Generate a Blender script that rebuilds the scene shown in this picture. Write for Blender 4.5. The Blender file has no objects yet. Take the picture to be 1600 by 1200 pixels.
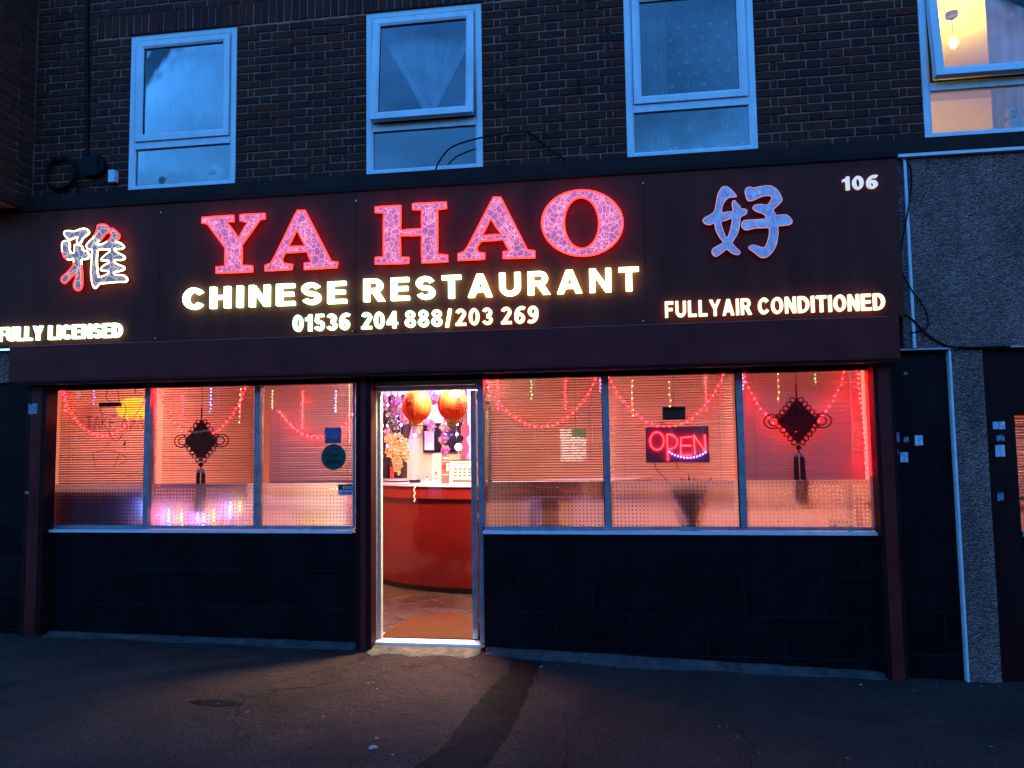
import bpy, bmesh, math, random
from mathutils import Vector, Matrix
random.seed(7)
S = bpy.context.scene
COL = S.collection
# ------------------------------------------------------------------ camera
cd = bpy.data.cameras.new('camera'); cam = bpy.data.objects.new('camera', cd); COL.objects.link(cam)
cd.sensor_width = 36.0; cd.lens = 25.875; cd.clip_start = 0.05; cd.clip_end = 2000
RT = Vector((0.99018914, 0.13899856, -0.01431283)); UP = Vector((0.02416143, -0.0694272, 0.99729438)); FW = Vector((-0.13762879, 0.98785589, 0.07210446))
m = Matrix((RT, UP, -FW)).transposed().to_4x4(); m.translation = Vector((0, -6.149, 1.707)); cam.matrix_world = m
S.camera = cam
# ------------------------------------------------------------------ world: dusk sky with thin broken cloud
W = bpy.data.worlds.new('World'); S.world = W; W.use_nodes = True
nt = W.node_tree; N = nt.nodes; L = nt.links
for n in list(N): N.remove(n)
out = N.new('ShaderNodeOutputWorld'); bg = N.new('ShaderNodeBackground'); sky = N.new('ShaderNodeTexSky')
sky.sky_type = 'NISHITA'; sky.sun_disc = False; sky.sun_elevation = math.radians(2.0); sky.sun_rotation = math.radians(15)
sky.ozone_density = 4.9; sky.air_density = 1.0; sky.dust_density = 0.3; sky.altitude = 0
tc = N.new('ShaderNodeTexCoord'); mp = N.new('ShaderNodeMapping'); mp.inputs['Scale'].default_value = (1.0, 1.0, 2.6)
nz = N.new('ShaderNodeTexNoise'); nz.inputs['Scale'].default_value = 3.4; nz.inputs['Detail'].default_value = 5; nz.inputs['Roughness'].default_value = .55
cr = N.new('ShaderNodeValToRGB'); cr.color_ramp.elements[0].position = .38; cr.color_ramp.elements[0].color = (.6, .6, .62, 1)
cr.color_ramp.elements[1].position = .68; cr.color_ramp.elements[1].color = (1.5, 1.45, 1.4, 1)
mx = N.new('ShaderNodeMix'); mx.data_type = 'RGBA'; mx.blend_type = 'MULTIPLY'; mx.inputs[0].default_value = 1.0
L.new(tc.outputs['Generated'], mp.inputs['Vector']); L.new(mp.outputs['Vector'], nz.inputs['Vector']); L.new(nz.outputs['Fac'], cr.inputs['Fac'])
L.new(sky.outputs['Color'], mx.inputs[6]); L.new(cr.outputs['Color'], mx.inputs[7]); L.new(mx.outputs[2], bg.inputs['Color'])
bg.inputs['Strength'].default_value = 2.7
L.new(bg.outputs['Background'], out.inputs['Surface'])
S.view_settings.view_transform = 'Standard'; S.view_settings.look = 'None'; S.view_settings.exposure = 0.0; S.view_settings.gamma = 1.0
S.view_settings.use_curve_mapping = False
S.cycles.use_denoising = True
S.cycles.max_bounces = 7; S.cycles.diffuse_bounces = 3; S.cycles.glossy_bounces = 3; S.cycles.transparent_max_bounces = 24
S.cycles.sample_clamp_indirect = 6.0; S.cycles.caustics_reflective = False; S.cycles.caustics_refractive = False
# ------------------------------------------------------------------ mesh helpers
class MB:
    def __init__(s): s.v = []; s.f = []; s.mi = []; s.cur = 0
    def face(s, ids): s.f.append(tuple(ids)); s.mi.append(s.cur)
    def poly(s, pts):
        b = len(s.v); s.v += [tuple(p) for p in pts]; s.face(range(b, b + len(pts))); return s
    def box(s, x0, x1, y0, y1, z0, z1):
        b = len(s.v)
        s.v += [(x0, y0, z0), (x1, y0, z0), (x1, y1, z0), (x0, y1, z0), (x0, y0, z1), (x1, y0, z1), (x1, y1, z1), (x0, y1, z1)]
        for q in ((0, 3, 2, 1), (4, 5, 6, 7), (0, 1, 5, 4), (1, 2, 6, 5), (2, 3, 7, 6), (3, 0, 4, 7)): s.face([b + i for i in q])
        return s
    def brick(s, x0, x1, y0, y1, z0, z1, c=.005, j=.0):
        """box whose front (-y) face is chamfered"""
        r = lambda: random.uniform(-j, j)
        b = len(s.v)
        s.v += [(x0 + r(), y0 + c, z0 + r()), (x1 + r(), y0 + c, z0 + r()), (x1 + r(), y0 + c, z1 + r()), (x0 + r(), y0 + c, z1 + r())]
        s.v += [(x0 + c + r(), y0 + r(), z0 + c + r()), (x1 - c + r(), y0 + r(), z0 + c + r()), (x1 - c + r(), y0 + r(), z1 - c + r()), (x0 + c + r(), y0 + r(), z1 - c + r())]
        s.v += [(x0, y1, z0), (x1, y1, z0), (x1, y1, z1), (x0, y1, z1)]
        for q in ((4, 5, 6, 7), (0, 1, 5, 4), (1, 2, 6, 5), (2, 3, 7, 6), (3, 0, 4, 7), (8, 9, 1, 0), (9, 10, 2, 1), (10, 11, 3, 2), (11, 8, 0, 3)): s.face([b + i for i in q])
        return s
    def tube(s, pts, r, n=6, closed=False):
        P = [Vector(p) for p in pts]; k = len(P)
        if k < 2: return s
        b = len(s.v); ref = None
        for i in range(k):
            if closed: t = P[(i + 1) % k] - P[i - 1]
            else: t = P[min(i + 1, k - 1)] - P[max(i - 1, 0)]
            if t.length < 1e-9: t = Vector((0, 0, 1))
            t.normalize()
            if ref is None: ref = t.orthogonal()
            ref = (ref - t * ref.dot(t))
            if ref.length < 1e-6: ref = t.orthogonal()
            ref.normalize(); bn = t.cross(ref)
            rr = r(i / max(1, k - 1)) if callable(r) else r
            for a in range(n):
                an = 2 * math.pi * a / n
                s.v.append(tuple(P[i] + (ref * math.cos(an) + bn * math.sin(an)) * rr))
        for i in range(k if closed else k - 1):
            for a in range(n):
                i2 = (i + 1) % k
                s.face((b + i * n + a, b + i * n + (a + 1) % n, b + i2 * n + (a + 1) % n, b + i2 * n + a))
        if not closed:
            s.face([b + a for a in range(n)][::-1]); s.face([b + (k - 1) * n + a for a in range(n)])
        return s
    def ball(s, c, r, n=6, h=4, sx=1, sy=1, sz=1):
        b = len(s.v); c = Vector(c)
        s.v.append((c.x, c.y, c.z + r * sz))
        for i in range(1, h):
            th = math.pi * i / h
            for a in range(n):
                ph = 2 * math.pi * a / n
                s.v.append((c.x + r * sx * math.sin(th) * math.cos(ph), c.y + r * sy * math.sin(th) * math.sin(ph), c.z + r * sz * math.cos(th)))
        s.v.append((c.x, c.y, c.z - r * sz)); e = len(s.v) - 1
        for a in range(n): s.face((b, b + 1 + a, b + 1 + (a + 1) % n))
        for i in range(h - 2):
            for a in range(n):
                p = b + 1 + i * n
                s.face((p + a, p + n + a, p + n + (a + 1) % n, p + (a + 1) % n))
        p = b + 1 + (h - 2) * n
        for a in range(n): s.face((p + a, e, p + (a + 1) % n))
        return s
    def lathe(s, c, prof, n=24, rib=0, amp=0):
        b = len(s.v); k = len(prof)
        for (r, z) in prof:
            for a in range(n):
                an = 2 * math.pi * a / n; q = r * (1 - amp * abs(math.cos(rib * an / 2)) if rib else 1)
                s.v.append((c[0] + q * math.cos(an), c[1] + q * math.sin(an), c[2] + z))
        for i in range(k - 1):
            for a in range(n): s.face((b + i * n + a, b + i * n + (a + 1) % n, b + (i + 1) * n + (a + 1) % n, b + (i + 1) * n + a))
        s.face([b + a for a in range(n)][::-1]); s.face([b + (k - 1) * n + a for a in range(n)])
        return s
    def prism(s, pts, y0, y1):
        """polygon given in (x, z), pushed from y0 to y1"""
        b = len(s.v); k = len(pts)
        s.v += [(p[0], y0, p[1]) for p in pts] + [(p[0], y1, p[1]) for p in pts]
        s.face([b + i for i in range(k)]); s.face([b + k + i for i in range(k)][::-1])
        for i in range(k): s.face((b + i, b + k + i, b + k + (i + 1) % k, b + (i + 1) % k))
        return s
def wloc(o):
    p = Vector((0, 0, 0))
    while o is not None: p += o.location; o = o.parent
    return p
def add(name, data, parent=None, loc=(0, 0, 0)):
    o = bpy.data.objects.new(name, data); COL.objects.link(o)
    if parent is not None: o.parent = parent; o.location = Vector(loc) - wloc(parent)
    else: o.location = loc
    return o
def obj(name, mb, mats, parent=None, smooth=False, kind=None, fix=False):
    V = mb.v; c = [(min(v[i] for v in V) + max(v[i] for v in V)) / 2 for i in range(3)]; c[2] = min(v[2] for v in V)
    me = bpy.data.meshes.new(name); me.from_pydata([(v[0] - c[0], v[1] - c[1], v[2] - c[2]) for v in V], [], mb.f)
    for mm in (mats if isinstance(mats, (list, tuple)) else [mats]): me.materials.append(mm)
    me.polygons.foreach_set('material_index', mb.mi)
    if fix:
        bm = bmesh.new(); bm.from_mesh(me); bmesh.ops.recalc_face_normals(bm, faces=bm.faces); bm.to_mesh(me); bm.free()
    if smooth: me.polygons.foreach_set('use_smooth', [True] * len(me.polygons))
    me.update(); o = add(name, me, parent, c)
    if kind: o['kind'] = kind
    return o
def thing(name, label, cat, loc=(0, 0, 0), group=None):
    o = bpy.data.objects.new(name, None); COL.objects.link(o); o.location = loc; o.empty_display_size = .1
    return tag(o, label, cat, group)
def tag(o, label, cat, group=None):
    o['label'] = label; o['category'] = cat
    if group: o['group'] = group
    return o
def struct(o): o['kind'] = 'structure'; return o
def catmull(pts, n=5, closed=True):
    P = [Vector(p) for p in pts]; k = len(P); o = []
    for i in range(k if closed else k - 1):
        if closed: a, b, c, d = P[i - 1], P[i], P[(i + 1) % k], P[(i + 2) % k]
        else: a, b, c, d = P[max(i - 1, 0)], P[i], P[i + 1], P[min(i + 2, k - 1)]
        for j in range(n):
            t = j / n
            o.append(.5 * ((2 * b) + (c - a) * t + (2 * a - 5 * b + 4 * c - d) * t * t + (3 * b - 3 * c + d - a) * t ** 3))
    if not closed: o.append(P[-1])
    return o
def resample(P, step, closed=False):
    P = [Vector(p) for p in P]
    if closed: P = P + [P[0]]
    o = [P[0]]; acc = 0.0
    for a, b in zip(P, P[1:]):
        d = (b - a).length; pos = 0.0
        while acc + (d - pos) >= step and d > 1e-9:
            pos += step - acc; acc = 0.0; o.append(a.lerp(b, pos / d))
        acc += d - pos
    return o
# ------------------------------------------------------------------ material helpers
def mk(name):
    mt = bpy.data.materials.new(name); mt.use_nodes = True; t = mt.node_tree
    return mt, t.nodes, t.links, t.nodes['Principled BSDF'], t.nodes['Material Output']
def mat(name, base, rough=.6, metal=0., var=0., vscale=8., bump=0., bscale=60., spec=.5, var2=None, coat=0., stretch=(1, 1, 1), trans=0.):
    mt, n, l, p, o = mk(name)
    p.inputs['Base Color'].default_value = (*base, 1); p.inputs['Roughness'].default_value = rough; p.inputs['Metallic'].default_value = metal
    p.inputs['Specular IOR Level'].default_value = spec; p.inputs['Coat Weight'].default_value = coat
    g = n.new('ShaderNodeNewGeometry'); mpn = n.new('ShaderNodeMapping'); mpn.inputs['Scale'].default_value = stretch
    l.new(g.outputs['Position'], mpn.inputs['Vector'])
    if var:
        z = n.new('ShaderNodeTexNoise'); z.inputs['Scale'].default_value = vscale; z.inputs['Detail'].default_value = 6; z.inputs['Roughness'].default_value = .62
        l.new(mpn.outputs['Vector'], z.inputs['Vector'])
        r = n.new('ShaderNodeValToRGB'); r.color_ramp.elements[0].position = .3; r.color_ramp.elements[1].position = .72
        hi = var2 or tuple(min(1, c * (1 + var)) for c in base)
        r.color_ramp.elements[0].color = (*[c * (1 - var) for c in base], 1); r.color_ramp.elements[1].color = (*hi, 1)
        l.new(z.outputs['Fac'], r.inputs['Fac']); l.new(r.outputs['Color'], p.inputs['Base Color'])
        q = n.new('ShaderNodeMapRange'); q.inputs['To Min'].default_value = max(.05, rough - .12); q.inputs['To Max'].default_value = min(1, rough + .12)
        l.new(z.outputs['Fac'], q.inputs['Value']); l.new(q.outputs['Result'], p.inputs['Roughness'])
    if bump:
        z2 = n.new('ShaderNodeTexNoise'); z2.inputs['Scale'].default_value = bscale; z2.inputs['Detail'].default_value = 5
        l.new(mpn.outputs['Vector'], z2.inputs['Vector'])
        b = n.new('ShaderNodeBump'); b.inputs['Strength'].default_value = bump; b.inputs['Distance'].default_value = .02
        l.new(z2.outputs['Fac'], b.inputs['Height']); l.new(b.outputs['Normal'], p.inputs['Normal'])
    if trans:
        ts = n.new('ShaderNodeBsdfTranslucent'); ts.inputs['Color'].default_value = (*base, 1); ms = n.new('ShaderNodeMixShader'); ms.inputs[0].default_value = trans
        l.new(p.outputs[0], ms.inputs[1]); l.new(ts.outputs[0], ms.inputs[2]); l.new(ms.outputs[0], o.inputs['Surface'])
    return mt
def glow(name, col, strength, base=None):
    mt, n, l, p, o = mk(name)
    b = base or tuple(min(.8, c * .8) for c in col)
    p.inputs['Base Color'].default_value = (*b, 1); p.inputs['Emission Color'].default_value = (*col, 1); p.inputs['Emission Strength'].default_value = strength
    p.inputs['Roughness'].default_value = .4
    return mt
def glassmat(name, refl, tint=(1, 1, 1), rough=.0, wave=.0):
    mt, n, l, p, o = mk(name); n.remove(p)
    tr = n.new('ShaderNodeBsdfTransparent'); tr.inputs['Color'].default_value = (*tint, 1)
    gl = n.new('ShaderNodeBsdfGlossy'); gl.inputs['Roughness'].default_value = rough
    fr = n.new('ShaderNodeFresnel'); fr.inputs['IOR'].default_value = 1.5
    ma = n.new('ShaderNodeMath'); ma.operation = 'MULTIPLY_ADD'; ma.inputs[1].default_value = refl / .04; ma.inputs[2].default_value = 0; ma.use_clamp = True
    g = n.new('ShaderNodeNewGeometry')
    if wave:
        z = n.new('ShaderNodeTexNoise'); z.inputs['Scale'].default_value = 2.2; b = n.new('ShaderNodeBump'); b.inputs['Strength'].default_value = wave; b.inputs['Distance'].default_value = .02
        l.new(g.outputs['Position'], z.inputs['Vector']); l.new(z.outputs['Fac'], b.inputs['Height']); l.new(b.outputs['Normal'], gl.inputs['Normal'])
    ms = n.new('ShaderNodeMixShader')
    l.new(fr.outputs[0], ma.inputs[0]); l.new(ma.outputs[0], ms.inputs[0]); l.new(tr.outputs[0], ms.inputs[1]); l.new(gl.outputs[0], ms.inputs[2]); l.new(ms.outputs[0], o.inputs['Surface'])
    return mt
def crackle(name, base, line, lstr, face_em, fstr, scale):
    """edge-lit crackled acrylic: glowing crazing lines over a pale tinted sheet"""
    mt, n, l, p, o = mk(name)
    g = n.new('ShaderNodeNewGeometry'); nz = n.new('ShaderNodeTexNoise'); nz.inputs['Scale'].default_value = 7
    mxn = n.new('ShaderNodeMix'); mxn.data_type = 'RGBA'; mxn.inputs[0].default_value = .035
    l.new(g.outputs['Position'], nz.inputs['Vector']); l.new(g.outputs['Position'], mxn.inputs[6]); l.new(nz.outputs['Color'], mxn.inputs[7])
    v = n.new('ShaderNodeTexVoronoi'); v.feature = 'DISTANCE_TO_EDGE'; v.inputs['Scale'].default_value = scale; v.inputs['Randomness'].default_value = 1
    v3 = n.new('ShaderNodeTexVoronoi'); v3.feature = 'DISTANCE_TO_EDGE'; v3.inputs['Scale'].default_value = scale * .42; l.new(mxn.outputs[2], v3.inputs['Vector']); s3 = n.new('ShaderNodeMath'); s3.operation = 'MULTIPLY'; s3.inputs[1].default_value = 2.0; l.new(v3.outputs['Distance'], s3.inputs[0])
    nb_ = n.new('ShaderNodeTexNoise'); nb_.inputs['Scale'].default_value = 9; l.new(g.outputs['Position'], nb_.inputs['Vector']); am = n.new('ShaderNodeMath'); am.operation = 'MULTIPLY_ADD'; am.inputs[1].default_value = .35; am.inputs[2].default_value = -.13; l.new(nb_.outputs['Fac'], am.inputs[0]); mxx = n.new('ShaderNodeMath'); mxx.operation = 'MAXIMUM'; mxx.inputs[1].default_value = 0; l.new(am.outputs[0], mxx.inputs[0]); ad3 = n.new('ShaderNodeMath'); ad3.operation = 'ADD'; mn3 = n.new('ShaderNodeMath'); mn3.operation = 'MINIMUM'
    v2 = n.new('ShaderNodeTexVoronoi'); v2.feature = 'F1'; v2.inputs['Scale'].default_value = scale
    l.new(mxn.outputs[2], v.inputs['Vector']); l.new(mxn.outputs[2], v2.inputs['Vector'])
    r = n.new('ShaderNodeValToRGB'); r.color_ramp.elements[0].position = .035; r.color_ramp.elements[0].color = (1, 1, 1, 1); r.color_ramp.elements[1].position = .10; r.color_ramp.elements[1].color = (0, 0, 0, 1)
    l.new(v.outputs['Distance'], ad3.inputs[0]); l.new(mxx.outputs[0], ad3.inputs[1]); l.new(ad3.outputs[0], mn3.inputs[0]); l.new(s3.outputs[0], mn3.inputs[1]); l.new(mn3.outputs[0], r.inputs['Fac'])
    e = n.new('ShaderNodeMix'); e.data_type = 'RGBA'; e.inputs[6].default_value = (*[c * fstr for c in face_em], 1); e.inputs[7].default_value = (*[c * lstr for c in line], 1)
    l.new(r.outputs['Color'], e.inputs[0]); l.new(e.outputs[2], p.inputs['Emission Color']); p.inputs['Emission Strength'].default_value = 1
    bc = n.new('ShaderNodeMix'); bc.data_type = 'RGBA'; bc.inputs[6].default_value = (*[c * .72 for c in base], 1); bc.inputs[7].default_value = (*[min(1, c * 1.2) for c in base], 1)
    sx = n.new('ShaderNodeSeparateColor'); l.new(v2.outputs['Color'], sx.inputs['Color']); l.new(sx.outputs[0], bc.inputs[0]); l.new(bc.outputs[2], p.inputs['Base Color'])
    p.inputs['Roughness'].default_value = .3
    return mt
def dotfilm(name, pitch, rad):
    """frosted window film with a grid of clear dots"""
    mt, n, l, p, o = mk(name)
    g = n.new('ShaderNodeNewGeometry'); sp = n.new('ShaderNodeSeparateXYZ'); l.new(g.outputs['Position'], sp.inputs[0])
    sq = []
    for ax in ('X', 'Z'):
        a = n.new('ShaderNodeMath'); a.operation = 'PINGPONG'; a.inputs[1].default_value = pitch / 2; l.new(sp.outputs[ax], a.inputs[0])
        b = n.new('ShaderNodeMath'); b.operation = 'POWER'; b.inputs[1].default_value = 2; l.new(a.outputs[0], b.inputs[0]); sq.append(b)
    s = n.new('ShaderNodeMath'); s.operation = 'ADD'; l.new(sq[0].outputs[0], s.inputs[0]); l.new(sq[1].outputs[0], s.inputs[1])
    c = n.new('ShaderNodeMath'); c.operation = 'LESS_THAN'; c.inputs[1].default_value = rad * rad; l.new(s.outputs[0], c.inputs[0])
    ts = n.new('ShaderNodeBsdfTranslucent'); ts.inputs['Color'].default_value = (.86, .84, .82, 1)
    df = n.new('ShaderNodeBsdfDiffuse'); df.inputs['Color'].default_value = (.10, .09, .09, 1)
    tr = n.new('ShaderNodeBsdfTransparent'); n.remove(p)
    m1 = n.new('ShaderNodeMixShader'); m1.inputs[0].default_value = .18; l.new(ts.outputs[0], m1.inputs[1]); l.new(df.outputs[0], m1.inputs[2])
    m2 = n.new('ShaderNodeMixShader'); l.new(c.outputs[0], m2.inputs[0]); l.new(m1.outputs[0], m2.inputs[1]); l.new(tr.outputs[0], m2.inputs[2]); l.new(m2.outputs[0], o.inputs['Surface'])
    return mt
def netmat(name, base, open_, scale=1.0):
    mt, n, l, p, o = mk(name); n.remove(p)
    d = n.new('ShaderNodeBsdfDiffuse'); d.inputs['Color'].default_value = (*base, 1); ts = n.new('ShaderNodeBsdfTranslucent'); ts.inputs['Color'].default_value = (*base, 1)
    m1 = n.new('ShaderNodeMixShader'); m1.inputs[0].default_value = .4; tr = n.new('ShaderNodeBsdfTransparent'); m2 = n.new('ShaderNodeMixShader')
    g = n.new('ShaderNodeNewGeometry'); z = n.new('ShaderNodeTexNoise'); z.inputs['Scale'].default_value = 14 * scale; r = n.new('ShaderNodeMapRange')
    r.inputs['From Min'].default_value = .3; r.inputs['From Max'].default_value = .7; r.inputs['To Min'].default_value = max(0, open_ - .12); r.inputs['To Max'].default_value = min(1, open_ + .12)
    mpn = n.new('ShaderNodeMapping'); mpn.inputs['Scale'].default_value = (1, 1, .12)
    l.new(g.outputs['Position'], mpn.inputs['Vector']); l.new(mpn.outputs['Vector'], z.inputs['Vector']); l.new(z.outputs['Fac'], r.inputs['Value']); l.new(r.outputs['Result'], m2.inputs[0])
    l.new(d.outputs[0], m1.inputs[1]); l.new(ts.outputs[0], m1.inputs[2]); l.new(m1.outputs[0], m2.inputs[1]); l.new(tr.outputs[0], m2.inputs[2]); l.new(m2.outputs[0], o.inputs['Surface'])
    return mt
def asphalt(name, base, hi):
    mt, n, l, p, o = mk(name)
    g = n.new('ShaderNodeNewGeometry')
    def noise(sc, de=6, ro=.6):
        z = n.new('ShaderNodeTexNoise'); z.inputs['Scale'].default_value = sc; z.inputs['Detail'].default_value = de; z.inputs['Roughness'].default_value = ro; l.new(g.outputs['Position'], z.inputs['Vector']); return z
    a = noise(1.3); b = noise(85, 4, .7); f = noise(.6, 3); w = noise(3.5, 5)
    r = n.new('ShaderNodeValToRGB'); r.color_ramp.elements[0].position = .3; r.color_ramp.elements[1].position = .75
    r.color_ramp.elements[0].color = (*base, 1); r.color_ramp.elements[1].color = (*hi, 1); l.new(a.outputs['Fac'], r.inputs['Fac'])
    s = n.new('ShaderNodeValToRGB'); s.color_ramp.elements[0].position = .35; s.color_ramp.elements[0].color = (.25, .25, .25, 1); s.color_ramp.elements[1].position = .7; s.color_ramp.elements[1].color = (1.9, 1.9, 1.9, 1); l.new(b.outputs['Fac'], s.inputs['Fac'])
    mm = n.new('ShaderNodeMix'); mm.data_type = 'RGBA'; mm.blend_type = 'MULTIPLY'; mm.inputs[0].default_value = 1; l.new(r.outputs['Color'], mm.inputs[6]); l.new(s.outputs['Color'], mm.inputs[7])
    # cracks
    mxn = n.new('ShaderNodeMix'); mxn.data_type = 'RGBA'; mxn.inputs[0].default_value = .16; l.new(g.outputs['Position'], mxn.inputs[6]); l.new(w.outputs['Color'], mxn.inputs[7])
    v = n.new('ShaderNodeTexVoronoi'); v.feature = 'DISTANCE_TO_EDGE'; v.inputs['Scale'].default_value = .75; l.new(mxn.outputs[2], v.inputs['Vector'])
    k = n.new('ShaderNodeValToRGB'); k.color_ramp.elements[0].position = .0; k.color_ramp.elements[0].color = (.3, .3, .3, 1); k.color_ramp.elements[1].position = .008; k.color_ramp.elements[1].color = (1, 1, 1, 1); l.new(v.outputs['Distance'], k.inputs['Fac'])
    kk = n.new('ShaderNodeMix'); kk.data_type = 'RGBA'; kk.inputs[7].default_value = (1, 1, 1, 1); l.new(k.outputs['Color'], kk.inputs[6])
    fr = n.new('ShaderNodeMapRange'); fr.inputs['From Min'].default_value = .42; fr.inputs['From Max'].default_value = .55; l.new(f.outputs['Fac'], fr.inputs['Value']); l.new(fr.outputs['Result'], kk.inputs[0])
    m3 = n.new('ShaderNodeMix'); m3.data_type = 'RGBA'; m3.blend_type = 'MULTIPLY'; m3.inputs[0].default_value = 1; l.new(mm.outputs[2], m3.inputs[6]); l.new(kk.outputs[2], m3.inputs[7])
    l.new(m3.outputs[2], p.inputs['Base Color'])
    ad = n.new('ShaderNodeMath'); ad.operation = 'MULTIPLY_ADD'; ad.inputs[1].default_value = 6; l.new(w.outputs['Fac'], ad.inputs[0]); l.new(b.outputs['Fac'], ad.inputs[2])
    bu = n.new('ShaderNodeBump'); bu.inputs['Strength'].default_value = 1; bu.inputs['Distance'].default_value = .02; l.new(ad.outputs[0], bu.inputs['Height']); l.new(bu.outputs['Normal'], p.inputs['Normal'])
    p.inputs['Roughness'].default_value = .75; p.inputs['Specular IOR Level'].default_value = .12
    return mt

M = {}
BR = [(.078, .021, .014), (.060, .018, .013), (.090, .021, .013), (.108, .021, .013), (.046, .016, .013)]
BRICK = [mat('brick_%d' % i, c, .85, var=.35, vscale=25, bump=.5, bscale=90, spec=.2) for i, c in enumerate(BR)]
M['mortar'] = mat('mortar', (.43, .18, .125), .95, var=.4, vscale=9, bump=.6, bscale=120, spec=.1)
M['upvc'] = mat('white_upvc', (.70, .74, .76), .35, var=.14, vscale=7, spec=.4, stretch=(1, 1, .35))
M['gasket'] = mat('black_gasket', (.006, .006, .007), .5)
M['glass_up'] = glassmat('upper_glass', .06, wave=.12)
M['glass_shop'] = glassmat('shop_glass', .035, wave=.1)
M['concrete'] = mat('dark_concrete', (.035, .016, .014), .9, var=.4, vscale=6, bump=.5, bscale=70, spec=.2)
M['lead'] = mat('lead_flashing', (.018, .010, .010), .6, var=.3, vscale=5, spec=.1)
M['panel'] = mat('maroon_panel', (.118, .021, .015), .45, var=.25, vscale=2.5, spec=.08, stretch=(3, 1, .6))
M['box'] = mat('maroon_steel', (.15, .016, .014), .45, var=.3, vscale=3, bump=.04, bscale=20, spec=.15)
M['rail'] = mat('maroon_rail', (.03, .005, .006), .55, var=.3, vscale=6, spec=.12)
M['trim'] = mat('pale_trim', (.5, .48, .47), .45, var=.3, vscale=9)
M['alu'] = mat('aluminium', (.33, .33, .34), .42, metal=.55, var=.25, vscale=12)
M['alu_bright'] = mat('bright_aluminium', (.75, .75, .76), .35, var=.15, vscale=12)
M['tile'] = mat('black_tile', (.006, .0045, .006), .35, var=.4, vscale=3, spec=.14)
M['grout'] = mat('dark_grout', (.032, .022, .02), .9, var=.3)
M['plinth'] = mat('cement', (.085, .06, .055), .9, var=.5, vscale=9, bump=.8, bscale=50, spec=.2)
M['asphalt'] = asphalt('pavement_asphalt', (.044, .023, .019), (.088, .048, .040))
M['patch'] = asphalt('patch_asphalt', (.012, .007, .006), (.022, .012, .010))
def pebbledash(name):
    mt, n, l, p, o = mk(name); g = n.new('ShaderNodeNewGeometry'); v = n.new('ShaderNodeTexVoronoi'); v.inputs['Scale'].default_value = 78; l.new(g.outputs['Position'], v.inputs['Vector'])
    sc = n.new('ShaderNodeSeparateColor'); l.new(v.outputs['Color'], sc.inputs['Color']); r = n.new('ShaderNodeValToRGB'); r.color_ramp.elements[0].color = (.24, .12, .10, 1); r.color_ramp.elements[1].color = (.60, .32, .27, 1); e = r.color_ramp.elements.new(.6); e.color = (.42, .215, .18, 1); l.new(sc.outputs[0], r.inputs['Fac'])
    z = n.new('ShaderNodeTexNoise'); z.inputs['Scale'].default_value = 1.6; z.inputs['Detail'].default_value = 6; z.inputs['Roughness'].default_value = .65; mpn = n.new('ShaderNodeMapping'); mpn.inputs['Scale'].default_value = (1.8, 1, .7); l.new(g.outputs['Position'], mpn.inputs['Vector']); l.new(mpn.outputs['Vector'], z.inputs['Vector'])
    q = n.new('ShaderNodeValToRGB'); q.color_ramp.elements[0].position = .3; q.color_ramp.elements[0].color = (.55, .55, .55, 1); q.color_ramp.elements[1].position = .7; q.color_ramp.elements[1].color = (1.25, 1.25, 1.25, 1); l.new(z.outputs['Fac'], q.inputs['Fac'])
    m_ = n.new('ShaderNodeMix'); m_.data_type = 'RGBA'; m_.blend_type = 'MULTIPLY'; m_.inputs[0].default_value = 1; l.new(r.outputs['Color'], m_.inputs[6]); l.new(q.outputs['Color'], m_.inputs[7]); l.new(m_.outputs[2], p.inputs['Base Color'])
    b = n.new('ShaderNodeBump'); b.inputs['Strength'].default_value = 1; b.inputs['Distance'].default_value = .03; b.invert = True; l.new(v.outputs['Distance'], b.inputs['Height']); l.new(b.outputs['Normal'], p.inputs['Normal']); p.inputs['Roughness'].default_value = .9; p.inputs['Specular IOR Level'].default_value = .15
    return mt
M['pebble'] = pebbledash('pebbledash')
M['white_paint'] = mat('white_paint', (.7, .72, .74), .5, var=.15, vscale=10)
M['black'] = mat('black_paint', (.006, .006, .007), .5, spec=.12)
M['cable'] = mat('black_cable', (.006, .006, .006), .55, spec=.12)
M['dark_plastic'] = mat('dark_plastic', (.012, .011, .011), .5, spec=.12)
M['tube_glass'] = mat('tube_glass', (.10, .04, .03), .3)
M['slat'] = mat('blind_slat', (.30, .17, .15), .45, trans=.07, spec=.2)
M['slat_thin'] = mat('thin_blind_slat', (.44, .24, .26), .45, trans=.22, spec=.2)
M['film'] = dotfilm('dotted_film', .0312, .0062)
M['salmon'] = mat('salmon_wall', (.62, .30, .22), .8, var=.1, vscale=2)
M['cream'] = mat('cream_wall', (.66, .55, .44), .8, var=.08, vscale=2)
M['lilac'] = mat('pale_wall', (.66, .56, .62), .8, var=.08, vscale=3)
M['wood'] = mat('dark_wood', (.03, .012, .010), .4, var=.4, vscale=6, stretch=(1, 1, .2))
M['red_gloss'] = mat('red_laminate', (.13, .006, .006), .12, var=.12, vscale=2.5, spec=.6, coat=.3)
M['red_lip'] = mat('red_lip', (.20, .011, .010), .2, var=.12, vscale=2.5, spec=.6)
M['marble'] = mat('pale_counter_top', (.6, .56, .6), .2, var=.15, vscale=8)
M['floor_tile'] = mat('slate_tile', (.075, .052, .04), .35, var=.55, vscale=7, spec=.5)
M['floor_grout'] = mat('pale_grout', (.3, .26, .2), .9)
M['mat'] = mat('coir_mat', (.18, .062, .028), .98, var=.3, vscale=60, bump=1, bscale=300, spec=.1)
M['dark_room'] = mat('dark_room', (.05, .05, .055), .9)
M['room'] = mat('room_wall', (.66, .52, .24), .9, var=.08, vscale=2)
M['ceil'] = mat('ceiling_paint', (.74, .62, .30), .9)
M['net'] = netmat('net_curtain', (.24, .30, .34), .5)
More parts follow.
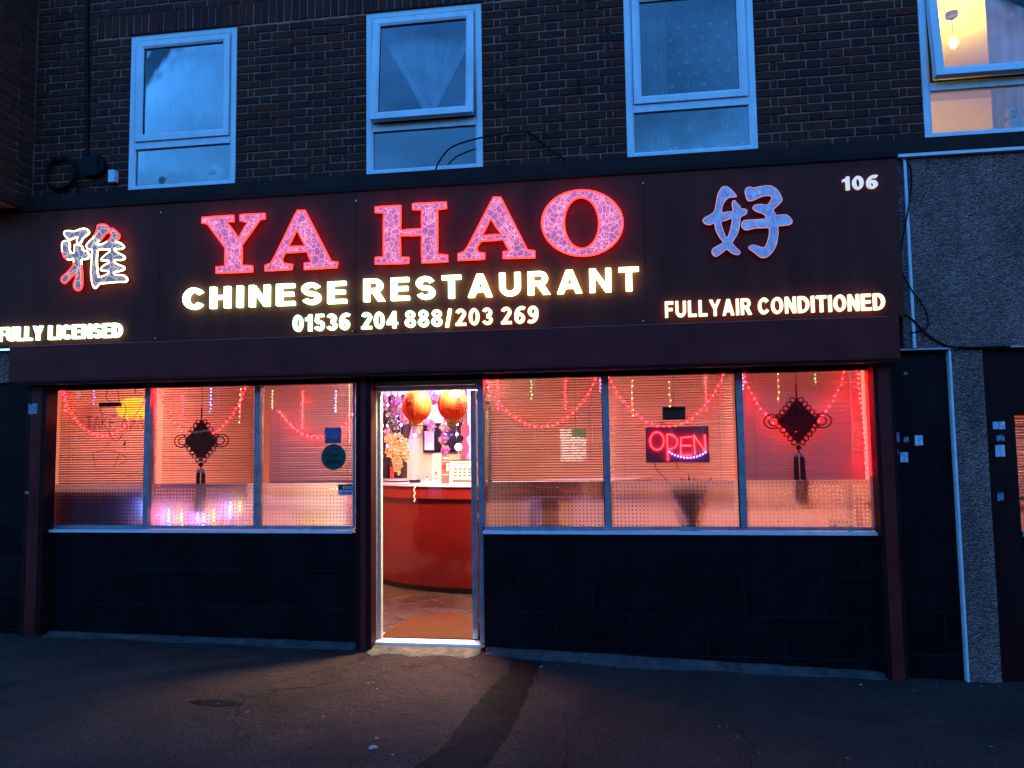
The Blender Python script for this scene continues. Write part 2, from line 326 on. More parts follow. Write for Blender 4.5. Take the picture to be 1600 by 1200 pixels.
M['net2'] = netmat('net_curtain_dense', (.52, .58, .62), .3)
M['net3'] = netmat('net_curtain_tied', (.66, .72, .76), .14)
M['lace'] = mat('lace_thread', (.7, .74, .78), .9)
M['drape'] = mat('grey_drape', (.3, .29, .28), .9, var=.25, vscale=12, trans=.25)
M['lav'] = crackle('crackle_lavender', (.36, .20, .32), (1, .25, .31), 1.5, (.62, .085, .16), .60, 44)
M['lav_blue'] = crackle('crackle_blue', (.66, .56, .68), (.8, .8, 1), .12, (.1, .08, .2), .25, 30)
M['lav_gold'] = crackle('crackle_grey', (.24, .20, .23), (1, .78, .52), .7, (.3, .22, .22), .3, 30)
M['edge_red'] = glow('edge_red', (1.0, .022, .018), 6.5)
M['edge_cream'] = glow('edge_cream', (1.0, .86, .50), 5.0)
M['edge_pink'] = glow('edge_pink', (1.0, .30, .36), .85)
M['led_white'] = glow('led_white', (.44, 1.0, .50), 9.0)
M['led_small'] = glow('led_small', (.52, 1.0, .52), 3.6)
M['led_warm'] = glow('led_warm', (.62, 1.0, .36), 8.0)
M['led_cream'] = glow('led_cream', (1.0, .88, .48), 1.5)
M['white_letter_glow'] = glow('white_letter_glow', (1.0, .9, .74), .55, base=(.8, .76, .7))  # unlit figures; a faint glow is put into their material
M['bulb_red'] = glow('bulb_red', (1.0, .003, .005), 120.0)
M['bulb_violet'] = glow('bulb_violet', (.42, .20, 1.0), 6.0)
M['bulb_blue'] = glow('bulb_blue', (.16, .24, 1.0), 8.0)
M['bulb_yellow'] = glow('bulb_yellow', (1.0, .62, .10), 4.5)
M['bulb_green'] = glow('bulb_green', (.3, 1.0, .22), 3.0)
for _n, _c, _e in (('red', (1, .05, .10), 14), ('blue', (.12, .22, 1), 55), ('yellow', (1, .55, .08), 13), ('violet', (.42, .12, 1), 42)): M['sill_' + _n] = glow('sill_' + _n, _c, _e)
M['bulb_lilac'] = glow('bulb_lilac', (.62, .40, 1.0), 14.0)
M['wire_red'] = glow('wire_red', (1.0, .02, .03), 2.2)
M['clear_tube'] = glow('clear_tube', (.8, .6, .5), .1)
M['lamp'] = glow('lamp_disc', (1.0, .36, .27), 225.0)
M['lamp_door'] = glow('lamp_disc_cream', (1.0, .86, .52), 800.0)
M['lamp_lilac'] = glow('lamp_disc_lilac', (.66, .36, 1.0), 260.0)
M['tungsten'] = glow('tungsten_bulb', (1.0, .62, .06), 2300.0)
M['lamp_amber'] = glow('amber_shade', (1.0, .32, .02), 3.2)
M['white_lamp'] = glow('white_globe', (1, .95, .95), 2.0)
M['knot'] = mat('red_cord', (.36, .012, .020), .9, spec=.1)
M['tassel'] = mat('red_tassel', (.42, .09, .09), .8, trans=.6)
M['silver'] = mat('silver_bead', (.5, .5, .52), .35, metal=.5)
M['lantern'] = mat('orange_silk', (.58, .11, .022), .5, var=.08, vscale=6, trans=.45)
M['lantern_cap'] = mat('yellow_silk', (.85, .48, .05), .5, trans=.3)
M['red_print'] = mat('red_print', (.14, .006, .008), .6)
M['green_sticker'] = mat('green_sticker', (.006, .075, .045), .5)
M['black_print'] = mat('black_print', (.004, .006, .006), .6)
M['blue_sticker'] = mat('blue_sticker', (.14, .13, .30), .5, var=.5, vscale=30)
M['maroon_card'] = mat('maroon_card', (.16, .014, .016), .6)
M['pale_card'] = mat('pale_card', (.62, .60, .66), .6)
M['cream_card'] = mat('cream_card', (.75, .62, .50), .6)
M['red_card'] = mat('red_card', (.62, .07, .07), .5)
M['grey_print'] = mat('grey_print', (.12, .10, .11), .7)
M['white_print'] = mat('white_print', (.8, .78, .78), .6)
M['paper'] = mat('pale_paper', (.58, .64, .70), .8, var=.35, vscale=25)
M['paper_old'] = mat('worn_paper', (.30, .30, .33), .9, var=.6, vscale=40)
M['yellow_petal'] = mat('yellow_petal', (.80, .52, .16), .7, trans=.4)
M['cream_petal'] = mat('cream_petal', (.78, .62, .42), .7, trans=.4)
M['pink_petal'] = mat('pink_petal', (.70, .20, .50), .7, trans=.4)
M['lilac_petal'] = mat('lilac_petal', (.42, .24, .75), .7, trans=.4)
M['red_orn'] = mat('red_ornament', (.55, .05, .12), .5)
M['leaf'] = mat('grey_leaf', (.10, .10, .11), .6)
M['plant'] = mat('green_leaf', (.03, .04, .015), .5)
M['screen'] = mat('dark_screen', (.012, .012, .018), .12)
M['seat_red'] = mat('red_leather', (.16, .018, .016), .45)
M['cushion'] = mat('dark_cushion', (.03, .02, .025), .7)
M['litter'] = mat('white_litter', (.24, .22, .21), .8, var=.3, vscale=40)
M['butt'] = mat('stub', (.45, .36, .25), .9)
# ================================================================== ground
GK = [(-300, .02), (-5.2, .0), (-4.3, -.012), (-2.3, -.05), (-1.1, -.06), (0, -.125), (2.07, -.165), (2.8, -.175), (300, -.2)]
WK = [(-7, .035), (-5.2, .023), (-4.3, .013), (-2.3, -.011), (-1.1, -.022), (.15, -.064), (2.07, -.135), (2.8, -.15), (7, -.17)]
def interp(K, x):
    for (a, va), (b, vb) in zip(K, K[1:]):
        if x <= b: return va + (vb - va) * max(0, min(1, (x - a) / (b - a)))
    return K[-1][1]
def gz(x, y): return interp(GK, x) + .014 * max(y, -9) + .006 * math.sin(x * 2.1 + y) * math.sin(y * 1.7) * (1 if abs(x) < 9 and y > -9 else 0)
def ground_sheet(xs, ys, dz=0):
    g = MB()
    for y in ys:
        for x in xs: g.v.append((x, y, gz(x, y) + dz))
    n = len(xs)
    for j in range(len(ys) - 1):
        for i in range(n - 1): g.face((j * n + i, j * n + i + 1, (j + 1) * n + i + 1, (j + 1) * n + i))
    return g
xs = [-300, -60, -20, -12] + [-9 + .25 * i for i in range(73)] + [12, 20, 60, 300]; ys = [-300, -60, -20, -12] + [-9 + .25 * i for i in range(37)] + [.12]
struct(obj('pavement', ground_sheet(xs, ys), M['asphalt'], smooth=True))
# darker reinstated strip running out from beside the door
LE = [(-.86, -.16), (-.86, -.46), (-.95, -.96), (-1.0, -1.32), (-1.04, -1.89), (-1.22, -2.3), (-1.5, -3.2), (-1.7, -4.6), (-1.8, -6.5)]
RE = [(-.62, -.16), (-.64, -.46), (-.66, -1.0), (-.68, -1.35), (-.73, -1.85), (-.80, -2.2), (-.98, -3.2), (-1.12, -4.6), (-1.2, -6.5)]
pt = MB(); nn = 10; rows = []
for k in range(len(LE) - 1):
    for j in range(nn):
        t = j / nn
        rows.append((tuple(LE[k][i] + (LE[k + 1][i] - LE[k][i]) * t for i in (0, 1)), tuple(RE[k][i] + (RE[k + 1][i] - RE[k][i]) * t for i in (0, 1))))
for (a, b) in rows:
    ja, jb = random.uniform(-.012, .012), random.uniform(-.012, .012)
    for q in range(7):
        t = q / 6; x = a[0] + ja * (1 - t) + jb * t + (b[0] - a[0]) * t; y = a[1] + (b[1] - a[1]) * t; pt.v.append((x, y, gz(x, y) + .004 + .005 * math.sin(math.pi * t)))
for k in range(len(rows) - 1):
    for q in range(6): pt.face((k * 7 + q, k * 7 + 7 + q, k * 7 + 8 + q, k * 7 + 1 + q))
struct(obj('tarmac_patch', pt, M['patch'], smooth=True))
ph = MB(); n_ = 22
for q, (rx, ry, dz) in enumerate(((.17, .055, .0035), (.12, .03, .003))):
    for i in range(n_): a = i * 6.2832 / n_; k_ = 1 + .22 * math.sin(i * 2.3) + random.uniform(-.08, .08); x = -2.72 + rx * k_ * math.cos(a); y = -1.36 + ry * k_ * math.sin(a); ph.v.append((x, y, gz(x, y) + dz))
for i in range(n_): ph.face((i, (i + 1) % n_, n_ + (i + 1) % n_, n_ + i))
ph.face(range(n_, 2 * n_)); struct(obj('pavement_scar', ph, mat('dark_scar', (.006, .004, .004), .6, spec=.2)))  # flat dark patch marking a shallow hollow in the pavement
# ================================================================== the terrace building
bld = thing('terrace_building', 'dark brick terrace with a restaurant shopfront below four white framed upper windows', 'building', (-1.6, .1, -.1))
WIN = [(-4.44, -3.38), (-2.135, -1.085), (.157, 1.222), (2.515, 3.575)]
Z0, ZT, ZH = 4.03, 4.47, 5.535
XL, XR, ZTOP = -5.43, 6.2, 6.32
mo = MB(); cuts = [XL] + [v for w in WIN for v in w] + [XR]
for i in range(0, len(cuts), 2): mo.poly([(cuts[i], .009, Z0 - .12), (cuts[i + 1], .009, Z0 - .12), (cuts[i + 1], .009, ZH + .005), (cuts[i], .009, ZH + .005)])
mo.poly([(XL, .009, ZH + .005), (XR, .009, ZH + .005), (XR, .009, ZTOP), (XL, .009, ZTOP)])
for w in WIN:  # reveals behind the bricks
    for x in w: mo.poly([(x, .009, Z0 - .12), (x, .16, Z0 - .12), (x, .16, ZH + .005), (x, .009, ZH + .005)])
    mo.poly([(w[0], .009, ZH + .005), (w[1], .009, ZH + .005), (w[1], .16, ZH + .005), (w[0], .16, ZH + .005)])
wall = obj('brick_wall', mo, M['mortar'], bld)
S_, H_, C_ = .225, .1125, .05625
rects = []
def course(x0, x1, z, odd, both=True, sd=1):
    """Flemish bond between two edges, closers beside the windows"""
    wd = x1 - x0; out_ = []
    if both and abs(wd - 1.2375) < .1:
        seq = [S_, H_, S_, H_, S_, H_, S_] if not odd else [H_, C_, S_, H_, S_, H_, S_, C_, H_]
        k = wd / sum(seq); x = x0
        for q in seq: out_.append((x, x + q * k)); x += q * k
    else:
        x = 0; i = 0; seq = [S_, H_] if not odd else [H_, C_] + [S_, H_] * 40
        while x < wd - .03:
            q = seq[i % 2] if not odd else seq[i]
            e = min(x + q, wd); 
            if wd - e < .04: e = wd
            out_.append((x0 + x, x0 + e) if sd > 0 else (x1 - e, x1 - x)); x = e; i += 1
    for (a, b) in out_: rects.append((a + .005, b - .005, z + .005, z + .07, 0))
for r in range(30):
    z = Z0 - .0 + r * .075; odd = r % 2
    if r < 20:
        course(XL, WIN[0][0], z, odd, False, -1); course(WIN[0][1], WIN[1][0], z, odd); course(WIN[1][1], WIN[2][0], z, odd); course(WIN[2][1], WIN[3][0], z, odd)
        course(WIN[3][1], XR, z, odd, False, 1)
    elif r < 23: course(XL, -4.80, z, odd, False, -1)
    else: course(XL, XR, z, odd, False, 1)
x = -4.80
while x < XR - .08: rects.append((x + .005, x + .07, ZH + .012, ZH + .012 + .215, 1)); x += .075
CAMP = Vector((0, -6.149, 1.707))
def insight(r):
    p = Vector(((r[0] + r[1]) / 2, 0, (r[2] + r[3]) / 2)) - CAMP; d = p.dot(FW); u = p.dot(RT) / d; v = p.dot(UP) / d
    if abs(u) > .70 or abs(v) > .53: return 0
    return (r[1] - r[0]) * (r[3] - r[2]) / p.length_squared
rects.sort(key=insight, reverse=True)
meshes = {}
def tone(i): return random.choices(range(5), (4, 4, 2, 1.2, 3))[0]
rest = MB()
for i, (a, b, c, d, sol) in enumerate(rects):
    jy = random.uniform(-.0035, .0035); jz = random.uniform(-.002, .002); ti = tone(i)
    if i < 300 and insight((a, b, c, d)) > 0:
        key = (round((b - a) * 200), round((d - c) * 200), i % 4)
        if key not in meshes:
            q = MB().brick(-(b - a) / 2, (b - a) / 2, 0, .09, 0, d - c, .0055, .0022)
            me = bpy.data.meshes.new('brick'); me.from_pydata(q.v, [], q.f); me.materials.append(BRICK[0]); meshes[key] = me
        o = add('brick', meshes[key], wall, ((a + b) / 2, jy, c + jz)); o.material_slots[0].link = 'OBJECT'; o.material_slots[0].material = BRICK[ti]
        o.rotation_euler.y = random.uniform(-.006, .006)
    else: rest.cur = ti; rest.brick(a, b, jy, .09, c + jz, d + jz, .0055, .0022)
obj('brick_remainder', rest, BRICK, wall, kind='stuff')
# wall returning towards the street at the left end
pw = MB(); pw.box(-6.6, -5.441, -.52, .1, Z0 - .14, ZTOP)
ret = obj('projecting_wall', pw, M['mortar'], bld)
rb = MB()
for r in range(30):
    z = Z0 - .14 + .08 + r * .075; y = -.52; i = r % 2
    while y < .0:
        q = S_ if i % 2 else H_; e = min(y + q, .0); rb.cur = tone(0)
        rb.box(-5.46, -5.433 + random.uniform(-.003, .003), y + .005, e - .005, z + .005, z + .07); y = e; i += 1
    x = -6.6; i = r % 2
    while x < -5.45:
        q = S_ if i % 2 else H_; e = min(x + q, -5.436); rb.cur = tone(0); rb.brick(x + .005, e - .002, -.53, -.50, z + .005, z + .07); x = e; i += 1
obj('brick_remainder', rb, BRICK, ret, kind='stuff')
sc_ = MB(); sc_.box(-6.7, XR, -.075, .10, 3.895, Z0 - .004); sc_.box(-6.7, -5.40, -.56, -.08, 3.895, Z0 - .062)
obj('string_course', sc_, M['concrete'], bld)
fl = MB(); fl.prism([(0, 0)] * 0 or [(-6.7, 3.852), (2.24, 3.852), (2.24, 3.892), (-6.7, 3.892)], -.172, -.02); fl.box(2.245, XR, -.10, -.02, 3.905 - .015, 3.894)
obj('flashing', fl, M['lead'], bld)
# ------------------------------------------------------------------ upper windows
def ring(mb, x0, x1, z0, z1, t, y0, y1):
    """mitred rectangular ring with a small inner chamfer"""
    b = len(mb.v)
    for (d, y) in ((0, y1), (0, y0), (t * .72, y0), (t, y0 + .012), (t, y1)):
        mb.v += [(x0 + d, y, z0 + d), (x1 - d, y, z0 + d), (x1 - d, y, z1 - d), (x0 + d, y, z1 - d)]
    for k in range(4):
        for i in range(4): mb.face((b + k * 4 + i, b + k * 4 + (i + 1) % 4, b + k * 4 + 4 + (i + 1) % 4, b + k * 4 + 4 + i))
def rotx(mb, yc, zc, a):
    c, s = math.cos(a), math.sin(a)
    mb.v = [(v[0], yc + (v[1] - yc) * c - (v[2] - zc) * s, zc + (v[1] - yc) * s + (v[2] - zc) * c) for v in mb.v]
    return mb
def upper_window(x0, x1, ang):
    f = MB(); ring(f, x0, x1, Z0, ZH, .062, .0, .075); f.box(x0 + .058, x1 - .058, .004, .07, ZT - .032, ZT + .032)
    w = obj('window', f, M['upvc'], bld, fix=True)
    bd = MB(); a0, a1, b0, b1 = x0 + .066, x1 - .066, ZT + .036, ZH - .066
    gs = MB(); ring(gs, a0 - .004, a1 + .004, b0 - .004, b1 + .004, .03, .012, .06); obj('gasket', gs, M['gasket'], w, fix=True)
    s = MB(); ring(s, a0, a1, b0, b1, .066, -.016, .05); rotx(s, .0, b1, ang); sa = obj('sash', s, M['upvc'], w, fix=True)
    g = MB(); g.box(a0 + .066, a1 - .066, .010, .016, b0 + .066, b1 - .066); rotx(g, .0, b1, ang); obj('pane', g, M['glass_up'], sa)
    bd = MB(); ring(bd, a0 + .063, a1 - .063, b0 + .063, b1 - .063, .006, .004, .03); rotx(bd, .0, b1, ang); obj('gasket', bd, M['gasket'], sa, fix=True)
    g = MB(); g.box(x0 + .060, x1 - .060, .025, .031, Z0 + .06, ZT - .032); obj('pane', g, M['glass_up'], w)
    dr = MB(); dr.box(x0 - .012, x1 + .012, -.018, .0, ZH + .003, ZH + .014); obj('drip_strip', dr, M['lead'], w)
    return w
for (a, b), an in zip(WIN, (0, -.085, 0, -.10)): upper_window(a, b, an)
# rooms behind the upper windows
def shell(x0, x1, y0, y1, z0, z1):
    g = MB(); g.poly([(x0, y1, z0), (x1, y1, z0), (x1, y1, z1), (x0, y1, z1)]); g.poly([(x0, y0, z0), (x0, y1, z0), (x0, y1, z1), (x0, y0, z1)]); g.poly([(x1, y0, z0), (x1, y1, z0), (x1, y1, z1), (x1, y0, z1)])
    return g
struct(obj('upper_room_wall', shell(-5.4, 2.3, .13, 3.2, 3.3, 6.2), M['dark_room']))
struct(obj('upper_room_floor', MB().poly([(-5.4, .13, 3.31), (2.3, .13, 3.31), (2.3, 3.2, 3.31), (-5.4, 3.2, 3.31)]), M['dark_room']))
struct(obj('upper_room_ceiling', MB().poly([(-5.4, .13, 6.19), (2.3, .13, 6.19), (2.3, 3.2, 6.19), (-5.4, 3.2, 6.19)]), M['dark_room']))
struct(obj('lit_room_wall', shell(2.32, 6.1, .13, 3.6, 3.3, 5.9), M['room']))
struct(obj('lit_room_floor', MB().poly([(2.32, .13, 3.31), (6.1, .13, 3.31), (6.1, 3.6, 3.31), (2.32, 3.6, 3.31)]), M['wood']))
struct(obj('lit_room_ceiling', MB().poly([(2.32, .13, 5.89), (6.1, .13, 5.89), (6.1, 3.6, 5.89), (2.32, 3.6, 5.89)]), M['ceil']))
pl = thing('pendant_lamp', 'bare glowing bulb hanging from a ceiling rose in the lit upstairs room', 'lamp', (3.44, 1.5, 5.885))
obj('ceiling_rose', MB().lathe((3.44, 1.5, 5.83), [(.02, 0), (.055, .01), (.06, .055)], 16), M['wood'], pl)
obj('cord', MB().tube([(3.44, 1.5, 5.83), (3.44, 1.5, 5.66)], .005), M['cable'], pl)
obj('bulb_holder', MB().lathe((3.44, 1.5, 5.62), [(.018, 0), (.02, .05), (.01, .06)], 12), M['pale_card'], pl)
obj('bulb', MB().lathe((3.44, 1.5, 5.53), [(.01, 0), (.026, .015), (.033, .04), (.026, .07), (.015, .095)], 14), M['tungsten'], pl, smooth=True)
# ------------------------------------------------------------------ curtains
def curtain(fx0, fx1, z0, z1, y, amp, folds, nx=70, nz=10, ph=0):
    g = MB()
    for j in range(nz + 1):
        t = j / nz; z = z0 + (z1 - z0) * t; a, b = (fx0(t), fx1(t)) if callable(fx0) else (fx0, fx1)
        for i in range(nx + 1):
            u = i / nx
            g.v.append((a + (b - a) * u, y + amp * math.sin(u * folds * 6.28 + ph + .4 * math.sin(u * 9)) * (.7 + .3 * math.sin(t * 3 + u * 5)) + .3 * amp * math.sin(u * folds * 15), z))
    for j in range(nz):
        for i in range(nx): g.face((j * (nx + 1) + i, j * (nx + 1) + i + 1, (j + 1) * (nx + 1) + i + 1, (j + 1) * (nx + 1) + i))
    return g
c = thing('net_curtain', 'pale net curtain hanging full height in the closed window above the green leaved name character', 'curtain', (-3.91, .16, 4.05))
c['label'] = 'pale full height net curtain behind the window with ornaments on its sill'
obj('cloth', curtain(-4.42, -3.40, 4.05, 5.52, .19, .018, 6), M['net2'], c, smooth=True)
c = thing('net_curtain', 'sheer curtain gathered to a knot in a V behind the tilted open window', 'curtain', (-1.6, .16, 4.6))
def vx0(t): return -1.62 - (t ** 1.05) * .47
def vx1(t): return -1.58 + (t ** 1.05) * .47
obj('cloth', curtain(vx0, vx1, 4.66, 5.52, .19, .014, 7, nz=24), M['net3'], c, smooth=True)
for s in (-1, 1): obj('hem', curtain(lambda t, s=s: -1.6 + s * (.02 + t ** 1.05 * .47) - .03, lambda t, s=s: -1.6 + s * (.02 + t ** 1.05 * .47) + .03, 4.66, 5.52, .175, .008, 2, 8, 24), M['net3'], c, smooth=True)
obj('knot', MB().ball((-1.6, .17, 4.63), .05, 10, 8, 1, .6, 1.1), M['net3'], c, smooth=True)
obj('tail', curtain(-1.66, -1.54, 4.5, 4.61, .175, .012, 3, 16, 4), M['net3'], c, smooth=True)
c = thing('net_curtain', 'patterned lace curtain with small floral rings and heart shaped border', 'curtain', (.69, .16, 4.05))
obj('cloth', curtain(.29, 1.20, 4.1, 5.52, .20, .010, 4), M['net'], c, smooth=True)
obj('gathered_edge', curtain(.25, .52, 4.1, 5.52, .178, .022, 4, 50, 6), M['net2'], c, smooth=True)
em = MB()
for j in range(9):
    for i in range(7):
        x = .36 + i * .135 + (.06 if j % 2 else 0); z = 4.62 + j * .105
        if x > 1.16: continue
        em.tube([(x + .014 * math.cos(a * .785), .183, z + .014 * math.sin(a * .785)) for a in range(8)], .0035, 4, True)
for i in range(6):
    x = .42 + i * .145
    for k in (1, .6): em.tube([(x - .045 * k, .183, 4.40), (x - .02 * k, .183, 4.40 + .02), (x, .183, 4.39), (x + .02 * k, .183, 4.42), (x + .045 * k, .183, 4.40), (x, .183, 4.40 - .1 * k)], .004, 4, True)
for i in range(22):
    x = .33 + i * .04; z = 4.15 + .02 * math.sin(i * 1.3)
    for a in range(5): em.ball((x + .013 * math.cos(a * 1.257), .183, z + .013 * math.sin(a * 1.257)), .008, 5, 3)
obj('embroidery', em, M['lace'], c, kind='stuff')
c = thing('drape', 'grey drape hung at the side of the lit upstairs window', 'curtain', (3.35, .2, 4.0))
obj('cloth', curtain(3.14, 3.62, 4.0, 5.75, .24, .035, 4), M['drape'], c, smooth=True)
c = thing('vase', 'round pale vase on the upstairs sill', 'vase', (-3.62, .12, 4.095))
obj('body', MB().lathe((-3.62, .12, 4.095), [(.04, 0), (.07, .02), (.10, .08), (.085, .13), (.05, .155)], 20), M['pale_card'], c, smooth=True)
obj('rim', MB().lathe((-3.62, .12, 4.25), [(.05, 0), (.06, .012), (.062, .02)], 20), M['pale_card'], c, smooth=True)
c = thing('ornament', 'dark humped ornament on the sill beside the pale vase', 'ornament', (-4.12, .12, 4.095))
obj('body', MB().lathe((-4.12, .12, 4.095), [(.09, 0), (.10, .05), (.085, .10), (.05, .135), (.02, .145)], 16), M['leaf'], c, smooth=True)
obj('face', MB().ball((-4.17, .05, 4.16), .02, 8, 6), M['pale_card'], c, smooth=True)
sl = MB()
for a, b in WIN: pass
c = thing('ornament', 'small folded white ornament in the corner of the sill by the vase', 'ornament', (-3.47, .12, 4.095)); obj('body', MB().prism([(-3.54, 4.095), (-3.42, 4.095), (-3.43, 4.16), (-3.45, 4.20), (-3.48, 4.17)], .09, .13), M['pale_card'], c)
for k, (a, b) in enumerate(WIN): obj('inner_sill', MB().box(a + .02, b - .02, .078, .30, Z0 + .03, Z0 + .064), M['upvc'], bld)
c = thing('plush_toy', 'pale spotted plush toy on the sill of the lit upstairs window', 'toy', (3.23, .14, 4.095))
tb = MB().ball((3.25, .15, 4.16), .065, 12, 8, 1, .8, 1); tb.ball((3.22, .12, 4.25), .042, 12, 8); tb.ball((3.19, .12, 4.285), .015); tb.ball((3.25, .12, 4.288), .015); obj('body', tb, M['cream_card'], c, smooth=True)
obj('spots', MB().ball((3.205, .082, 4.255), .006).ball((3.23, .082, 4.26), .006).ball((3.217, .077, 4.245), .007), M['black'], c)
# ------------------------------------------------------------------ shopfront of the restaurant
bx = MB(); bx.prism([(-5.41, 2.262), (2.16, 2.262), (2.16, 2.588), (-5.41, 2.588)], -.225, -.02)
sb = obj('shutter_box', bx, M['box'], bld)
obj('bottom_lip', MB().box(-5.38, 2.13, -.215, -.17, 2.235, 2.261), M['rail'], sb)
obj('lip_seam', MB().box(-5.41, 2.16, -.229, -.2255, 2.275, 2.283), M['red_lip'], sb)
obj('soffit', MB().box(-5.38, 2.13, -.165, .05, 2.25, 2.258), M['black'], sb)
obj('shopfront_header', MB().box(-5.40, 2.14, .051, .16, 2.205, 2.64), M['black'], bld)
obj('infill', MB().box(2.1405, 2.60, .0, .145, 2.3495, 2.66), M['black'], bld)
for a, b in ((-5.325, -5.125), (-2.195, -2.060), (1.998, 2.148)):
    g = MB(); g.box(a, b, -.10, .03, min(interp(GK, a), interp(GK, b)) - .05, 2.234); r_ = obj('guide_rail', g, M['rail'], bld)
    obj('rail_slot', MB().box(a + .045 if a < 0 else a + .03, b - .045 if a < 0 else b - .03, -.104, -.1005, interp(GK, a), 2.234), M['box'], r_)
fr = MB()
PL = [(-5.25, -4.252), (-4.200, -3.187), (-3.135, -2.277)]; PR = [(-1.115, -.101), (-.049, .983), (1.035, 2.003)]
for blk in (PL, PR):
    fr.box(blk[0][0] - .02, blk[-1][1] + .02, .045, .12, .93, .958)
    for (a, b), (c_, d) in zip(blk, blk[1:]): fr.box(b, c_, .04, .12, .958, 2.206)
    fr.box(blk[0][0] - .025, blk[0][0], .05, .12, .958, 2.206); fr.box(blk[-1][1], blk[-1][1] + .025, .05, .12, .958, 2.206)
sf = obj('shopfront_frame', fr, M['alu'], bld)
for blk in (PL, PR):
    obj('sill', MB().box(blk[0][0] - .0, blk[-1][1] + .02, -.03, .044, .905, .927), M['alu_bright'], sf)
    for (a, b) in blk:
        obj('pane', MB().box(a, b, .078, .084, .959, 2.205), M['glass_shop'], sf)
        obj('dotted_film', MB().box(a + .006, b - .006, .086, .0863, .962, 1.33), M['film'], sf)
for x in (-4.226, -3.161, -.075, 1.009): obj('mullion_gasket', MB().box(x - .034, x - .027, .055, .077, .96, 2.204), M['gasket'], sf)
# stall risers in black tile
def tiles(name, x0, x1, z0, z1, yf, tw, th, off=0):
    g = MB().box(x0, x1, yf + .004, .125, z0, z1); base = obj(name, g, M['grout'], bld); r = 0; z = z1
    while z > z0 + .01:
        zb = max(z0, z - th); x = x0 - (off if r % 2 else 0)
        while x < x1 - .01:
            a, b = max(x, x0), min(x + tw, x1)
            if b - a > .012: obj('tile', MB().brick(a + .002, b - .002, yf + random.uniform(-.001, .001), yf + .004, zb + .002, z - .002, .0015), M['tile'], base)
            x += tw
        z = zb; r += 1
    return base
tiles('stall_riser', -5.125, -2.196, -.10, .904, -.004, .60, .318, .3)
tiles('stall_riser', -1.118, 1.998, -.24, .904, -.004, .60, .318, .3)
tiles('tile_pier', 2.150, 2.566, -.26, 2.235, -.03, .30, .318, .12)
obj('infill', MB().box(2.145, 2.584, -.015, .125, 2.236, 2.349), M['black'], bld)
obj('infill', MB().box(-6.6, -5.33, -.015, .125, 2.2605, 2.2795), M['black'], bld)
tiles('tile_pier', -6.6, -5.327, -.05, 2.26, -.03, .42, .318, .2)
pp = MB(); n = 90
for seg in ((-5.1, -2.2), (-1.10, 2.0)):
    k = int((seg[1] - seg[0]) / .06); b = len(pp.v)
    for i in range(k + 1):
        x = seg[0] + (seg[1] - seg[0]) * i / k; zt = interp(WK, x) + random.uniform(-.004, .004); yf = -.035 - random.uniform(0, .012); fo = .03 + .035 * abs(math.sin(x * 3.1 + 1)) + random.uniform(0, .02)
        pp.v += [(x, .0, zt), (x, yf, zt - .006), (x, yf - .01, zt - .025), (x, yf - fo, gz(x, yf - fo) + .004), (x, yf - fo - .01, gz(x, -.1) - .06)]
    for i in range(k):
        for q in range(4): pp.face((b + i * 5 + q, b + i * 5 + 5 + q, b + i * 5 + 6 + q, b + i * 5 + 1 + q))
obj('plinth', pp, M['plinth'], bld)
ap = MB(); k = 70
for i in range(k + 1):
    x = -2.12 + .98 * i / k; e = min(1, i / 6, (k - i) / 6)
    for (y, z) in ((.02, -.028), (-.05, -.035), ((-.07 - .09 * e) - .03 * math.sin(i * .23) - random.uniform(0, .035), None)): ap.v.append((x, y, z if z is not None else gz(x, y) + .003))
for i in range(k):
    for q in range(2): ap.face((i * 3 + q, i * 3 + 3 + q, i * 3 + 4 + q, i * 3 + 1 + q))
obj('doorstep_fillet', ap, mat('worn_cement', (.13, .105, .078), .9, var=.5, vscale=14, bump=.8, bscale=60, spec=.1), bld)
# door frame, threshold and open leaf
df = MB(); df.box(-2.10, -2.062, .045, .13, -.02, 2.205); df.box(-1.165, -1.118, .045, .13, -.02, 2.205); df.box(-2.062, -1.165, .045, .13, 2.125, 2.162); df.box(-2.062, -1.165, .05, .13, 2.168, 2.205)
dfo = obj('door_frame', df, M['alu'], bld)
obj('threshold', MB().box(-2.10, -1.15, .0, .14, -.03, -.008), M['alu_bright'], dfo)
obj('hinge_side_strip', MB().box(-2.060, -2.035, .09, .14, -.008, 2.12), M['cream'], dfo)
dl = MB(); dl.box(-1.245, -1.200, .14, .185, .0, 2.12); dl.box(-1.245, -1.200, .93, .985, .0, 2.12); dl.box(-1.24, -1.205, .185, .93, 2.05, 2.12); dl.box(-1.24, -1.205, .185, .93, .0, .12); dl.box(-1.24, -1.205, .185, .93, .98, 1.03)
door = obj('door', dl, M['alu'], bld)
obj('pane', MB().box(-1.225, -1.219, .185, .93, .12, 2.05), M['glass_shop'], door)
obj('handle', MB().tube([(-1.20, .20, 1.02), (-1.15, .20, 1.02), (-1.15, .20, 1.18), (-1.20, .20, 1.18)], .008), M['alu_bright'], door)
obj('door_closer', MB().box(-1.20, -1.165, .25, .45, 2.06, 2.11), M['dark_plastic'], door)
